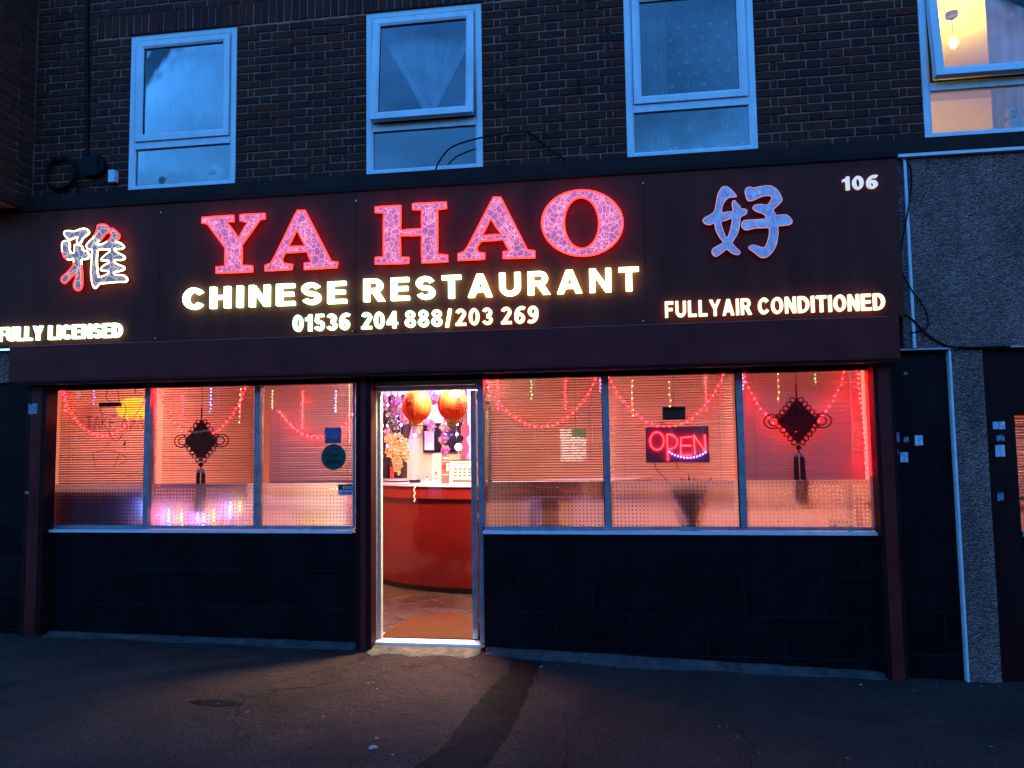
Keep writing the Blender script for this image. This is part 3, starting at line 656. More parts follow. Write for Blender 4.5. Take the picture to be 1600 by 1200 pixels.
# ------------------------------------------------------------------ neighbour
nb = thing('neighbouring_shop', 'grey pebbledash shopfront with white beading and a dark doorway beside it', 'building', (4, .1, -.2))
obj('fascia', MB().box(2.242, 6.2, -.08, -.001, 2.350, 3.862), M['pebble'], nb)
obj('backing', MB().box(2.605, 6.2, .0, .15, 2.337, 3.6), M['black'], nb)
obj('top_bead', MB().box(2.19, 6.2, -.12, -.0, 3.865, 3.889), M['white_paint'], nb)
obj('vertical_bead', MB().box(2.303, 2.324, -.10, -.0805, 2.352, 3.862), M['white_paint'], nb)
obj('bottom_bead', MB().box(2.165, 6.2, -.085, -.02, 2.338, 2.349), M['trim'], nb)
obj('pier', MB().box(2.585, 2.812, -.062, .1, -.25, 2.336), M['pebble'], nb)
obj('pier_bead', MB().box(2.568, 2.5845, -.070, .05, -.25, 2.336), M['white_paint'], nb)
obj('door_surround', MB().box(2.815, 3.035, -.015, .12, -.25, 2.336), M['rail'], nb)
obj('head_panel', MB().box(3.036, 6.2, .0, .12, 1.845, 2.336), M['rail'], nb)
obj('riser', MB().box(3.036, 6.2, .0, .12, -.25, .90), M['tile'], nb)
obj('sill', MB().box(3.036, 6.2, -.03, .12, .90, .935), M['alu'], nb)
obj('pane', MB().box(3.036, 6.2, .04, .046, .936, 1.844), M['glass_shop'], nb)
obj('film', MB().box(3.036, 6.2, .05, .0505, .936, 1.16), M['film'], nb)
obj('fascia_strip', MB().box(-6.7, -5.425, -.06, .10, 2.28, 2.58), M['pebble'], bld)
struct(obj('neighbour_room_wall', shell(2.83, 6.2, .13, 3, -.1, 2.4), M['salmon']))
struct(obj('neighbour_room_ceiling', MB().poly([(2.83, .13, 2.39), (6.2, .13, 2.39), (6.2, 3, 2.39), (2.83, 3, 2.39)]), M['ceil']))
struct(obj('neighbour_room_floor', MB().poly([(2.83, .13, -.1), (6.2, .13, -.1), (6.2, 3, -.1), (2.83, 3, -.1)]), M['wood']))
tag(obj('ceiling_light', MB().lathe((3.9, 1.3, 2.34), [(.12, 0), (.14, .02), (.14, .04)], 20), M['lamp']), 'round ceiling light inside the neighbouring shop', 'lamp')
ot = thing('sky_blocking_terrace', 'unseen dark brick terrace added across the street to block the low sky', 'building', (0, -26, -.3))  # unseen terrace, added and sized to keep low sky off the facade
obj('wall', MB().box(-45, 45, -32, -25, -.4, 8.0), BRICK[0], ot); obj('roof', MB().prism([(0, 0)] * 0 or [(-45.3, 8.0), (45.3, 8.0), (45.3, 8.15), (-45.3, 8.15)], -32.4, -24.7), M['concrete'], ot)
rf = MB(); rf.v = [(-45.3, -24.7, 8.16), (45.3, -24.7, 8.16), (45.3, -28.5, 10.6), (-45.3, -28.5, 10.6), (-45.3, -32.4, 8.16), (45.3, -32.4, 8.16)]; rf.face((0, 1, 2, 3)); rf.face((3, 2, 5, 4)); rf.face((0, 3, 4)); rf.face((1, 5, 2)); obj('pitched_roof', rf, M['concrete'], ot)
for i in range(12):
    x = -41 + i * 7.2
    for z in (.9, 3.5, 6.0):
        w_ = obj('window', MB().box(x, x + 1.6, -25.02, -24.95, z, z + 1.3), M['upvc'], ot); obj('pane', MB().box(x + .1, x + 1.5, -24.945, -24.94, z + .1, z + 1.2), M['screen'], w_)
    obj('door', MB().box(x + 3, x + 3.9, -25.02, -24.96, -.3, 1.9), M['rail'], ot); obj('chimney', MB().box(x + 5, x + 5.9, -29, -28, 9.8, 11.6), BRICK[1], ot)
# ================================================================== the sign
sign = thing('shop_sign', 'long maroon fascia sign with glowing letters, a pair of large characters and a phone number', 'sign', (-1.7, -.15, 2.6))
JX = [-6.6, -4.006, -2.178, .274, 2.236]
for a, b in zip(JX, JX[1:]): obj('sign_panel', MB().box(a + .0015, b - .0015, -.150, -.03, 2.600, 3.850), M['panel'], sign)
obj('trim_strip', MB().box(-5.47, 2.11, -.160, -.1505, 2.592, 2.5985), M['trim'], sign)
for x in JX[1:4]: obj('screw', MB().ball((x, -.152, 3.77), .007, 8, 6), M['alu_bright'], sign); obj('screw', MB().ball((x - .03, -.152, 2.63), .005, 8, 6), M['alu_bright'], sign)
def spline_mesh(loops, y0, y1):
    """filled extruded shape from (x,z) loops, front at y0"""
    cu = bpy.data.curves.new('shape', 'CURVE'); cu.dimensions = '2D'; cu.fill_mode = 'BOTH'; cu.extrude = abs(y1 - y0) / 2
    for lp in loops:
        sp = cu.splines.new('POLY'); sp.points.add(len(lp) - 1); sp.use_cyclic_u = True
        for p, q in zip(sp.points, lp): p.co = (q[0], q[1], 0, 1)
    o = bpy.data.objects.new('tmp', cu); COL.objects.link(o)
    me = bpy.data.meshes.new_from_object(o.evaluated_get(bpy.context.evaluated_depsgraph_get()))
    g = MB(); yc = (y0 + y1) / 2
    g.v = [(v.co.x, yc - v.co.z, v.co.y) for v in me.vertices]
    for p in me.polygons: g.face(tuple(p.vertices))
    bpy.data.objects.remove(o); bpy.data.curves.remove(cu); bpy.data.meshes.remove(me)
    return g
def tr(A, pts): (ax, bx_, cx), (az, bz, cz) = A; return [(ax + bx_ * p[0] + cx * p[1], az + bz * p[0] + cz * p[1]) for p in pts]
AF_HAO = ([0.65575, 0.000578, -2.1e-05], [3.76325, -3.3e-05, -0.000608]); AF_YA = ([-5.06375, 0.000742, 2.1e-05], [3.828, -3.8e-05, -0.000689])
AF_Y = ([-3.67875, 0.00097, 1.2e-05], [3.86275, -5e-05, -0.000928]); AF_H = ([-2.13625, 0.001446, -1.1e-05], [3.87725, -7.1e-05, -0.001436])
LET = [('Y', AF_Y, [[(105, 190), (410, 170), (412, 225), (345, 232), (460, 390), (550, 235), (475, 215), (475, 165), (710, 155), (712, 200), (665, 205), (490, 450), (490, 650), (590, 655), (592, 705), (245, 720), (245, 668), (330, 660), (335, 480), (160, 245), (105, 235)]]),
 ('A', AF_Y, [[(1020, 128), (1090, 128), (1330, 610), (1390, 615), (1385, 660), (1085, 680), (1085, 625), (1150, 620), (1110, 510), (900, 525), (870, 590), (890, 630), (970, 640), (965, 680), (715, 695), (715, 650), (770, 630), (810, 560)], [(1015, 300), (1095, 465), (930, 470)]]),
 ('H', AF_H, [[(105, 130), (258, 122), (258, 270), (388, 262), (388, 145), (332, 142), (332, 112), (532, 105), (534, 138), (480, 145), (480, 415), (540, 420), (540, 455), (390, 462), (388, 298), (255, 300), (258, 432), (310, 435), (308, 465), (108, 470), (108, 435), (158, 430), (158, 162), (105, 158)]]),
 ('A', AF_H, [[(813, 78), (852, 78), (1005, 390), (1048, 395), (1048, 432), (868, 435), (868, 400), (905, 395), (868, 325), (735, 335), (712, 375), (722, 405), (758, 408), (757, 440), (605, 447), (605, 412), (640, 400), (665, 365)], [(795, 200), (860, 298), (742, 305)]]),
 ('O', AF_H, [[(1320 + 227 * math.cos(a * math.pi / 28), 232 + 190 * math.sin(a * math.pi / 28)) for a in range(56)], [(1317 + 100 * math.cos(a * math.pi / 28), 232 + 150 * math.sin(a * math.pi / 28)) for a in range(56)]])]
def dense(lp, step=.03): 
    o = []
    for a, b in zip(lp, lp[1:] + lp[:1]):
        k = max(1, int(math.hypot(a[0] - b[0], a[1] - b[1]) / step))
        o += [(a[0] + (b[0] - a[0]) * i / k, a[1] + (b[1] - a[1]) * i / k) for i in range(k)]
    return o
for nme, A, loops in LET:
    W_ = [tr(A, lp) for lp in loops]
    ob = obj('letter', spline_mesh(W_, -.205, -.185), M['lav'], sign)
    for lp in W_: obj('neon_edge', MB().tube([(p[0], -.200, p[1]) for p in dense(lp, .05)], .0085, 6, True), M['edge_red'], ob, smooth=True)
    x = sum(p[0] for p in W_[0]) / len(W_[0]); z0_ = min(p[1] for p in W_[0]); z1_ = max(p[1] for p in W_[0])
    so = MB()
    for dz in (.12, .85): so.tube([(W_[0][0][0] * .0 + x, -.186, z0_ + .04), (x, -.1495, z0_ + .04)], .006) if nme in 'Y' else so.tube([(W_[0][len(W_[0]) // 2][0], -.186, W_[0][len(W_[0]) // 2][1]), (W_[0][len(W_[0]) // 2][0], -.1495, W_[0][len(W_[0]) // 2][1])], .006)
    obj('standoff', so, M['alu'], ob)
HAO = [[[(450, 105), (490, 115), (545, 160), (595, 215), (600, 240), (560, 245), (500, 255), (460, 290), (425, 345), (408, 410), (412, 455), (425, 462), (470, 450), (560, 435), (560, 400), (552, 340), (560, 305), (580, 295), (610, 330), (650, 370), (660, 395), (660, 410), (700, 408), (735, 415), (745, 440), (735, 470), (690, 495), (660, 515), (650, 580), (640, 660), (610, 750), (560, 830), (548, 855), (590, 915), (640, 960), (652, 990), (630, 1010), (580, 1005), (530, 980), (480, 940), (430, 975), (370, 1020), (330, 1038), (295, 1015), (280, 975), (300, 935), (360, 900), (430, 850), (380, 780), (335, 690), (312, 600), (250, 615), (200, 608), (165, 580), (160, 555), (185, 525), (250, 490), (300, 455), (325, 400), (345, 290), (360, 210), (390, 150), (420, 115)],
 [(405, 575), (470, 555), (548, 530), (548, 590), (530, 680), (500, 770), (480, 790), (455, 765), (425, 690), (408, 630)]],
 [[(765, 118), (800, 118), (830, 130), (900, 115), (1000, 100), (1070, 105), (1130, 140), (1170, 190), (1200, 250), (1208, 290), (1170, 340), (1100, 405), (1092, 430), (1115, 465), (1135, 492), (1200, 488), (1260, 485), (1300, 510), (1335, 555), (1335, 590), (1300, 612), (1220, 625), (1158, 635), (1155, 720), (1145, 810), (1125, 890), (1080, 970), (1020, 1030), (960, 1050), (910, 1035), (850, 985), (780, 935), (780, 905), (820, 888), (870, 895), (940, 918), (985, 910), (1015, 850), (1040, 760), (1045, 700), (1035, 655), (950, 655), (850, 660), (760, 682), (710, 675), (680, 635), (685, 590), (715, 562), (800, 555), (900, 548), (985, 540), (1000, 520), (985, 485), (945, 460), (880, 440), (835, 410), (830, 380), (860, 355), (930, 348), (1015, 355), (1060, 300), (1080, 255), (1055, 230), (1000, 228), (930, 243), (850, 280), (790, 298), (755, 285), (735, 230), (725, 170), (740, 130)]]]
YAC = [[[(200, 275), (260, 270), (330, 275), (400, 250), (460, 240), (510, 262), (520, 300), (480, 335), (440, 370), (410, 425), (380, 430), (360, 405), (375, 355), (320, 365), (260, 385), (215, 350), (190, 305)]],
 [[(195, 405), (245, 410), (262, 450), (262, 520), (280, 560), (320, 565), (330, 500), (330, 460), (380, 455), (430, 480), (445, 530), (490, 540), (520, 580), (515, 630), (470, 645), (420, 660), (425, 800), (430, 950), (415, 1035), (375, 1060), (330, 1035), (320, 980), (345, 900), (345, 830), (290, 870), (220, 950), (185, 965), (155, 935), (160, 890), (230, 830), (300, 750), (320, 690), (310, 640), (260, 655), (200, 630), (170, 570), (160, 490), (165, 430)]],
 [[(640, 200), (690, 185), (750, 195), (790, 235), (790, 260), (830, 240), (880, 275), (925, 325), (915, 370), (880, 410), (940, 435), (985, 475), (975, 500), (920, 510), (855, 510), (900, 560), (985, 605), (990, 640), (940, 655), (870, 655), (855, 680), (900, 715), (980, 745), (985, 780), (930, 800), (860, 815), (855, 845), (900, 855), (980, 860), (1025, 900), (1010, 940), (900, 945), (750, 960), (660, 975), (605, 1030), (575, 990), (555, 900), (550, 800), (560, 650), (565, 560), (565, 520), (510, 510), (490, 465), (520, 420), (580, 360), (630, 260)],
  [(780, 290), (820, 320), (800, 380), (730, 435), (650, 455), (625, 430), (680, 380), (740, 310)],
  [(650, 520), (720, 515), (800, 515), (800, 545), (740, 590), (685, 645), (700, 665), (770, 660), (790, 690), (740, 720), (685, 765), (690, 795), (760, 800), (790, 815), (760, 850), (660, 885), (640, 850), (625, 700), (630, 580)]]]
def character(comps, A, face, pick, r):
    ch = None
    for comp in comps:
        sm = [[(v.x, v.y) for v in catmull([(p[0], p[1], 0) for p in lp], 4)] for lp in comp]
        W_ = [tr(A, lp) for lp in sm]
        mb = spline_mesh(W_, -.205, -.185)
        ob = obj('character', mb, face, sign) if ch is None else obj('stroke', mb, face, ch); 
        if ch is None: ch = ob
        for lp, wp in zip(sm, W_):
            n_ = len(lp); flags = [pick(*p) for p in lp]
            if all(f == flags[0] for f in flags): obj('neon_edge', MB().tube([(p[0], -.200, p[1]) for p in wp], r, 6, True), flags[0], ch, smooth=True); continue
            st = next(i for i in range(n_) if flags[i] != flags[i - 1]); run = []; 
            for k in range(n_ + 1):
                i = (st + k) % n_
                if run and (flags[i] != flags[run[-1]] or k == n_):
                    if len(run) > 0: obj('neon_edge', MB().tube([(wp[q][0], -.200, wp[q][1]) for q in run + [i]], r, 6), flags[run[0]], ch, smooth=True)
                    run = []
                run.append(i)
    return ch
character(HAO, AF_HAO, M['lav_blue'], lambda x, y: M['edge_pink'], .0045)
character(YAC, AF_YA, M['lav_gold'], lambda x, y: M['edge_red'] if (x < 440 and (y > 700 or (x < 240 and y > 560))) or (x > 590 and y < 395) else M['edge_cream'], .008)
# ---- bold grotesque capitals and figures: each glyph is a width and a list of pieces (outer loop, holes...)
def _ell(cx, cy, rx, ry, a0=0, a1=360, n=28): return [(cx + rx * math.cos(math.radians(a0 + (a1 - a0) * i / n)), cy + ry * math.sin(math.radians(a0 + (a1 - a0) * i / n))) for i in range(n + (0 if abs(a1 - a0) == 360 else 1))]
def _stroke(P, t):
    Lo, Ro = [], []
    for i in range(len(P)):
        a = P[max(i - 1, 0)]; b = P[min(i + 1, len(P) - 1)]; p = P[i]
        d0 = (p[0] - a[0], p[1] - a[1]); d1 = (b[0] - p[0], b[1] - p[1]); l0 = math.hypot(*d0) or 1; l1 = math.hypot(*d1) or 1
        n0 = (-d0[1] / l0, d0[0] / l0) if i else (-d1[1] / l1, d1[0] / l1); n1 = (-d1[1] / l1, d1[0] / l1) if i < len(P) - 1 else n0
        m_ = (n0[0] + n1[0], n0[1] + n1[1]); q = (m_[0] * n0[0] + m_[1] * n0[1]) or 1; k = t / 2 / max(q, .45)
        Lo.append((p[0] + m_[0] * k, p[1] + m_[1] * k)); Ro.append((p[0] - m_[0] * k, p[1] - m_[1] * k))
    return Lo + Ro[::-1]
def _rr(x0, x1, y0, y1): return [(x0, y0), (x1, y0), (x1, y1), (x0, y1)]
T_, U_ = .205, .175
def _bowl(x0, w, y0, y1):
    ry = (y1 - y0) / 2; cy = (y0 + y1) / 2; k = w - ry * .95
    o = [(x0, y0), (x0 + k, y0)] + _ell(x0 + k, cy, ry * .95, ry, -90, 90, 16) + [(x0, y1)]
    h = [(x0 + T_, y0 + U_), (x0 + k, y0 + U_)] + _ell(x0 + k, cy, ry * .95 - T_, ry - U_, -90, 90, 16) + [(x0 + T_, y1 - U_)]
    return [o, h]
def _ring(w, y0, y1, t=T_): return [_ell(w / 2, (y0 + y1) / 2, w / 2, (y1 - y0) / 2), _ell(w / 2, (y0 + y1) / 2, w / 2 - t, (y1 - y0) / 2 - U_)]
_six = [_ring(.56, 0, .64), [_stroke(_ell(.40, .50, .30, .41, 62, 195, 18), .19)]]
GL = {'I': (T_, [[_rr(0, T_, 0, 1)]]), 'H': (.74, [[[(0, 0), (T_, 0), (T_, .42), (.74 - T_, .42), (.74 - T_, 0), (.74, 0), (.74, 1), (.74 - T_, 1), (.74 - T_, .42 + U_), (T_, .42 + U_), (T_, 1), (0, 1)]]]),
 'E': (.66, [[[(0, 0), (.66, 0), (.66, U_), (T_, U_), (T_, .43), (.61, .43), (.61, .43 + U_), (T_, .43 + U_), (T_, 1 - U_), (.64, 1 - U_), (.64, 1), (0, 1)]]]),
 'F': (.60, [[[(0, 0), (T_, 0), (T_, .41), (.54, .41), (.54, .41 + U_), (T_, .41 + U_), (T_, 1 - U_), (.60, 1 - U_), (.60, 1), (0, 1)]]]),
 'L': (.60, [[[(0, 0), (.60, 0), (.60, U_), (T_, U_), (T_, 1), (0, 1)]]]), 'T': (.68, [[[(.34 - T_ / 2, 0), (.34 + T_ / 2, 0), (.34 + T_ / 2, 1 - U_), (.68, 1 - U_), (.68, 1), (0, 1), (0, 1 - U_), (.34 - T_ / 2, 1 - U_)]]]),
 'N': (.74, [[[(0, 0), (.19, 0), (.19, .66), (.54, 0), (.74, 0), (.74, 1), (.55, 1), (.55, .35), (.20, 1), (0, 1)]]]), 'A': (.86, [[[(0, 0), (.215, 0), (.29, .215), (.57, .215), (.645, 0), (.86, 0), (.54, 1), (.32, 1)], [(.34, .385), (.43, .70), (.52, .385)]]]),
 'Y': (.80, [[[(.30, 0), (.50, 0), (.50, .42), (.80, 1), (.575, 1), (.40, .61), (.225, 1), (0, 1), (.30, .42)]]]), 'U': (.74, [[_stroke([(T_ / 2, 1), (T_ / 2, .7)] + _ell(.37, .38, .37 - T_ / 2, .285, 180, 360, 18) + [(.74 - T_ / 2, .7), (.74 - T_ / 2, 1)], T_)]]),
 'C': (.76, [[_stroke(_ell(.40, .5, .30, .405, 36, 324, 30), .205)]]), 'O': (.82, [_ring(.82, -.01, 1.01)]), 'D': (.76, [_bowl(0, .76, 0, 1)]), 'R': (.76, [_bowl(0, .70, .40, 1), [_rr(0, T_, 0, .42)], [[(.53, 0), (.78, 0), (.55, .44), (.30, .42)]]]),
 'S': (.68, [[_stroke(_ell(.33, .705, .235, .205, 18, 250, 16) + _ell(.35, .295, .235, .205, 70, -162, 16), .19)]]),
 '0': (.56, [_ring(.56, -.005, 1.0, .18)]), '1': (.36, [[[(.17, 0), (.36, 0), (.36, 1), (.21, 1), (.14, .86), (0, .78), (0, .62), (.17, .70)]]]), '2': (.56, [[_stroke(_ell(.28, .71, .185, .20, 170, -30, 14) + [(.12, .09)], .18)], [_rr(0, .56, 0, .165)]]),
 '3': (.56, [[_stroke(_ell(.265, .725, .175, .185, 165, -100, 16), .175)], [_stroke(_ell(.275, .28, .19, .195, 100, -165, 16), .178)]]), '4': (.60, [[[(.33, 0), (.51, 0), (.51, .21), (.60, .21), (.60, .36), (.51, .36), (.51, 1), (.36, 1), (0, .36), (0, .21), (.33, .21)], [(.155, .36), (.33, .36), (.33, .68)]]]),
 '5': (.56, [[[(.10, 1), (.52, 1), (.52, .84), (.23, .84), (.20, .62), (.04, .56)]], [_stroke(_ell(.275, .32, .19, .235, 140, -160, 18), .18)]]), '6': (.56, _six), '9': (.56, [[[(.56 - x, 1 - y) for x, y in lp] for lp in pc] for pc in _six]), '8': (.56, [_ring(.56, 0, .56, .17), [_ell(.28, .76, .25, .24), _ell(.28, .76, .10, .10)]]), '/': (.34, [[[(0, 0), (.15, 0), (.34, 1), (.19, 1)]]])}
def sign_letters(word, x0, x1, z0, z1, y0, depth, mset, parent, gap=.15):
    tot = sum(GL[c][0] for c in word) + gap * (len(word) - 1); k = (x1 - x0) / tot; h = z1 - z0; x = x0
    for ci, c in enumerate(word):
        m_ = mset(ci) if callable(mset) else mset; w, pieces = GL[c]; g = MB()
        for i, pc in enumerate(pieces):
            q = spline_mesh([[(x + p[0] * k, z0 + p[1] * h) for p in lp] for lp in pc], y0 - .001 * i, y0 + depth - .001 * i); b = len(g.v); g.v += q.v
            for f in q.f: g.face([b + j for j in f])
        obj('letter', g, m_, parent); x += (w + gap) * k
def text_mb(s, bold=.03, ext=.05):
    cu = bpy.data.curves.new('text', 'FONT'); cu.body = s; cu.size = 1; cu.offset = bold; cu.extrude = ext; cu.resolution_u = 4
    o = bpy.data.objects.new('tmp', cu); COL.objects.link(o)
    me = bpy.data.meshes.new_from_object(o.evaluated_get(bpy.context.evaluated_depsgraph_get()))
    bm = bmesh.new(); bm.from_mesh(me); bmesh.ops.remove_doubles(bm, verts=bm.verts, dist=1e-5)
    bpy.data.objects.remove(o); bpy.data.curves.remove(cu); bpy.data.meshes.remove(me)
    return bm
def islands(bm):
    bm.verts.ensure_lookup_table(); seen = set(); res = []
    for v in bm.verts:
        if v.index in seen: continue
        st = [v]; seen.add(v.index); fs = set()
        while st:
            q = st.pop()
            for f in q.link_faces:
                fs.add(f)
                for w in f.verts:
                    if w.index not in seen: seen.add(w.index); st.append(w)
        res.append(fs)
    return res
def bounds(bm): return min(v.co.x for v in bm.verts), max(v.co.x for v in bm.verts), min(v.co.y for v in bm.verts), max(v.co.y for v in bm.verts)
def letters(s, x0, x1, z0, z1, y0, depth, mats, parent, bold=.045, name='letter', joined=False):
    bm = text_mb(s, bold); a, b, c_, d = bounds(bm)
    f = lambda co: (x0 + (co.x - a) / (b - a) * (x1 - x0), y0 + depth / 2 - co.z / .05 * depth / 2, z0 + (co.y - c_) / (d - c_) * (z1 - z0))
    if joined:
        g = MB(); idx = {}
        for v in bm.verts: idx[v] = len(g.v); g.v.append(f(v.co))
        for fc in bm.faces: g.face([idx[v] for v in fc.verts])
        o = obj(name, g, mats, parent); bm.free(); return o
    for fs in islands(bm):
        g = MB(); idx = {}
        for fc in fs:
            for v in fc.verts:
                if v not in idx: idx[v] = len(g.v); g.v.append(f(v.co))
            g.face([idx[v] for v in fc.verts])
        obj(name, g, mats, parent)
    bm.free()
y_, dp = -.192, .034
sign_letters('CHINESE', -3.752, -2.252, 2.872, 3.060, y_, dp, M['led_white'], sign, .26)
sign_letters('RESTAURANT', -2.096, .218, 2.876, 3.069, y_, dp, lambda i: M['led_white' if i < 4 else 'led_warm'], sign, .26)
for s, a, b, mt in (('01536', -2.729, -2.223, 'led_small'), ('204', -2.115, -1.800, 'led_small'), ('888', -1.735, -1.415, 'led_small'), ('/', -1.385, -1.335, 'led_warm'), ('203', -1.300, -.985, 'led_cream'), ('269', -.915, -.604, 'led_cream')):
    sign_letters(s, a, b, 2.640 if s != '/' else 2.632, 2.784, y_, dp - .004, M[mt], sign)
for s, a, b, mt in (('FULLY', -5.565, -5.125, 'led_small'), ('LICENSED', -5.060, -4.340, 'led_small'), ('FULLY', .418, .853, 'led_cream'), ('AIR', .866, 1.088, 'led_cream'), ('CONDITIONED', 1.140, 2.083, 'led_cream')):
    sign_letters(s, a, b, 2.646, 2.776, y_, dp - .004, M[mt], sign)
sign_letters('106', 1.818, 2.080, 3.608, 3.716, -.175, .022, M['white_letter_glow'], sign)
# ================================================================== restaurant interior
struct(obj('interior_wall', shell(-5.35, 2.12, .13, 4.4, -.05, 2.62), M['salmon']))
struct(obj('interior_ceiling', MB().poly([(-5.35, .13, 2.61), (2.12, .13, 2.61), (2.12, 4.4, 2.61), (-5.35, 4.4, 2.61)]), M['cream']))
fl_ = obj('interior_floor', MB().poly([(-5.35, .05, -.022), (2.12, .05, -.022), (2.12, 4.4, -.022), (-5.35, 4.4, -.022)]), M['floor_grout']); struct(fl_)
tm = {}
for i in range(-14, 15):
    for j in range(-14, 15):
        u, v = (i + .5) * .335, (j + .5) * .335; x = -1.75 + (u - v) * .7071; y = 1.45 + (u + v) * .7071
        if -3.6 < x < .2 and .42 < y < 3.0:
            k = (i * 3 + j) % 3
            if k not in tm:
                g = MB(); h = .162
                for (a, b, z) in ((-h, -h, 0), (h, -h, 0), (h, h, 0), (-h, h, 0)): g.v.append(((a - b) * .7071, (a + b) * .7071, z + .001 * k))
                g.v += [(p[0] * .985, p[1] * .985, p[2] + .004) for p in g.v[:4]]
                for q in ((4, 5, 6, 7), (0, 1, 5, 4), (1, 2, 6, 5), (2, 3, 7, 6), (3, 0, 4, 7)): g.face(q)
                me = bpy.data.meshes.new('tile'); me.from_pydata(g.v, [], g.f); me.materials.append(M['floor_tile']); tm[k] = me
            add('tile', tm[k], fl_, (x, y, -.0215))
g = MB(); pts = [(-1.67, 1.12), (-2.0, .83), (-2.06, .36), (-2.055, .16), (-1.26, .16), (-1.0, .5)][::-1]; b = len(pts)
g.v = [(p[0], p[1], -.018) for p in pts] + [(p[0], p[1], -.004) for p in pts]; g.face(range(b, 2 * b))
for i in range(b): g.face((i, (i + 1) % b, b + (i + 1) % b, b + i))
tag(obj('door_mat', g, M['mat']), 'orange brown coir mat set just inside the open doorway', 'mat')
# curved bar counter
ct = thing('bar_counter', 'curved glossy red bar counter with pale top facing the doorway', 'counter', (-1.5, 2.6, -.02))
CX, CY = -1.5, 3.9
def arc_band(r0, r1, z0, z1, a0=185, a1=345, n=64):
    g = MB()
    for i in range(n + 1):
        a = math.radians(a0 + (a1 - a0) * i / n)
        for r, z in ((r0, z0), (r1, z0), (r1, z1), (r0, z1)): g.v.append((CX + r * math.cos(a), CY + r * math.sin(a), z))
    for i in range(n):
        for q in range(4): g.face((i * 4 + q, i * 4 + (q + 1) % 4, i * 4 + 4 + (q + 1) % 4, i * 4 + 4 + q))
    return g
obj('front', arc_band(1.7, 1.95, .05, 1.03), M['red_gloss'], ct, smooth=False)
obj('kick_board', arc_band(1.7, 1.91, -.02, .049), M['wood'], ct)
obj('upper_band', arc_band(1.68, 2.0, 1.031, 1.165), M['red_lip'], ct)
obj('top', arc_band(1.35, 2.03, 1.166, 1.192), M['marble'], ct)
# back wall pieces behind the counter
arc = [(-2.66, .6), (-2.66, 1.55), (-2.62, 1.80), (-2.53, 2.02), (-2.38, 2.20), (-2.2, 2.12), (-2.06, 1.98), (-2.0, 1.9), (-1.66, 1.9), (-1.66, .6)]
bk = thing('arched_partition', 'cream arched partition with a dark wooden edge behind the counter', 'partition', (-1.95, 3.1, 0))
obj('panel', MB().prism(arc, 3.05, 3.12), M['cream'], bk)
obj('wooden_edge', MB().tube([(v.x, 3.03, v.z) for v in catmull([(-2.69, 3.03, .6), (-2.69, 3.03, 1.50), (-2.65, 3.03, 1.80), (-2.55, 3.03, 2.05), (-2.38, 3.03, 2.26)], 6, False)], .045, 8), M['wood'], bk)
tv = thing('wall_screen', 'dark recessed screen on the partition behind the pink flowers', 'screen', (-2.16, 3.0, 1.5))
obj('frame', MB().box(-2.42, -1.90, 2.98, 3.045, 1.53, 1.90), M['black'], tv); obj('screen', MB().box(-2.26, -1.92, 2.972, 2.979, 1.56, 1.87), M['screen'], tv); obj('bottle_rack', MB().box(-2.40, -2.28, 2.965, 2.979, 1.56, 1.80), M['lilac'], tv)
pk = obj('pale_side_wall', MB().box(-1.84, -1.66, 2.95, 3.02, .6, 2.6), M['lilac']); pk.name = 'side_wall'; struct(pk)
lw = thing('lattice_screen', 'dark wooden lattice hung behind strings of lilac lights', 'screen', (-2.95, 3.3, 0))
obj('board', MB().box(-3.6, -2.68, 3.30, 3.33, .9, 2.28), M['wood'], lw)
for i in range(7): obj('slat', MB().box(-3.56 + i * .14, -3.54 + i * .14, 3.27, 3.30, .9, 2.28), M['wood'], lw)
obj('cornice', MB().box(-3.7, -2.0, 3.15, 3.34, 2.285, 2.44), M['lilac'], lw)
def lightstring(name, label, pts, bulb, wire, step, r, group, wr=.003, cat='string light', wn=4, n=5):
    t = thing(name, label, cat, pts[0], group)
    obj('wire', MB().tube(pts, wr, wn), M[wire], t)
    g = MB()
    for p in resample(pts, step): g.ball((p.x + random.uniform(-.006, .006), p.y - r * .6, p.z + random.uniform(-.003, .003)), r * random.uniform(.8, 1.15), n, 4)
    obj('bulbs', g, M[bulb] if isinstance(bulb, str) else bulb, t, kind='stuff'); return t
for i, (x, z, y) in enumerate(((-2.98, 1.35, 3.0), (-2.88, 1.5, 2.95), (-2.80, 1.55, 3.05), (-2.70, 1.62, 2.9), (-2.10, 1.72, 2.8), (-1.96, 1.70, 2.85), (-2.47, 1.7, 2.75), (-1.86, 1.55, 2.8))):
    lightstring('ball_light_string', 'lilac ball lights on a cord hanging behind the counter', [(x, y, 2.40), (x + .01, y, (2.4 + z) / 2), (x, y, z)], 'bulb_lilac', 'lilac', .13, .020, 'lilac light cords', cat='string light', n=8)
def petals(n, c, rad, size, mbs):
    for k in range(n):
        while True:
            q = Vector((random.uniform(-1, 1), random.uniform(-1, 1), random.uniform(-1, 1)))
            if q.length < 1: break
        p = Vector((c[0] + q.x * rad[0], c[1] + q.y * rad[1], c[2] + q.z * rad[2])); u = Vector((random.gauss(0, 1), random.gauss(0, 1), random.gauss(0, 1))).normalized(); w = u.orthogonal().normalized(); s = size * random.uniform(.6, 1.2)
        nrm = u.cross(w)
        random.choice(mbs).poly([p - u * s, p + w * s * .55 + nrm * s * .2, p + u * s, p - w * s * .55 + nrm * s * .2])
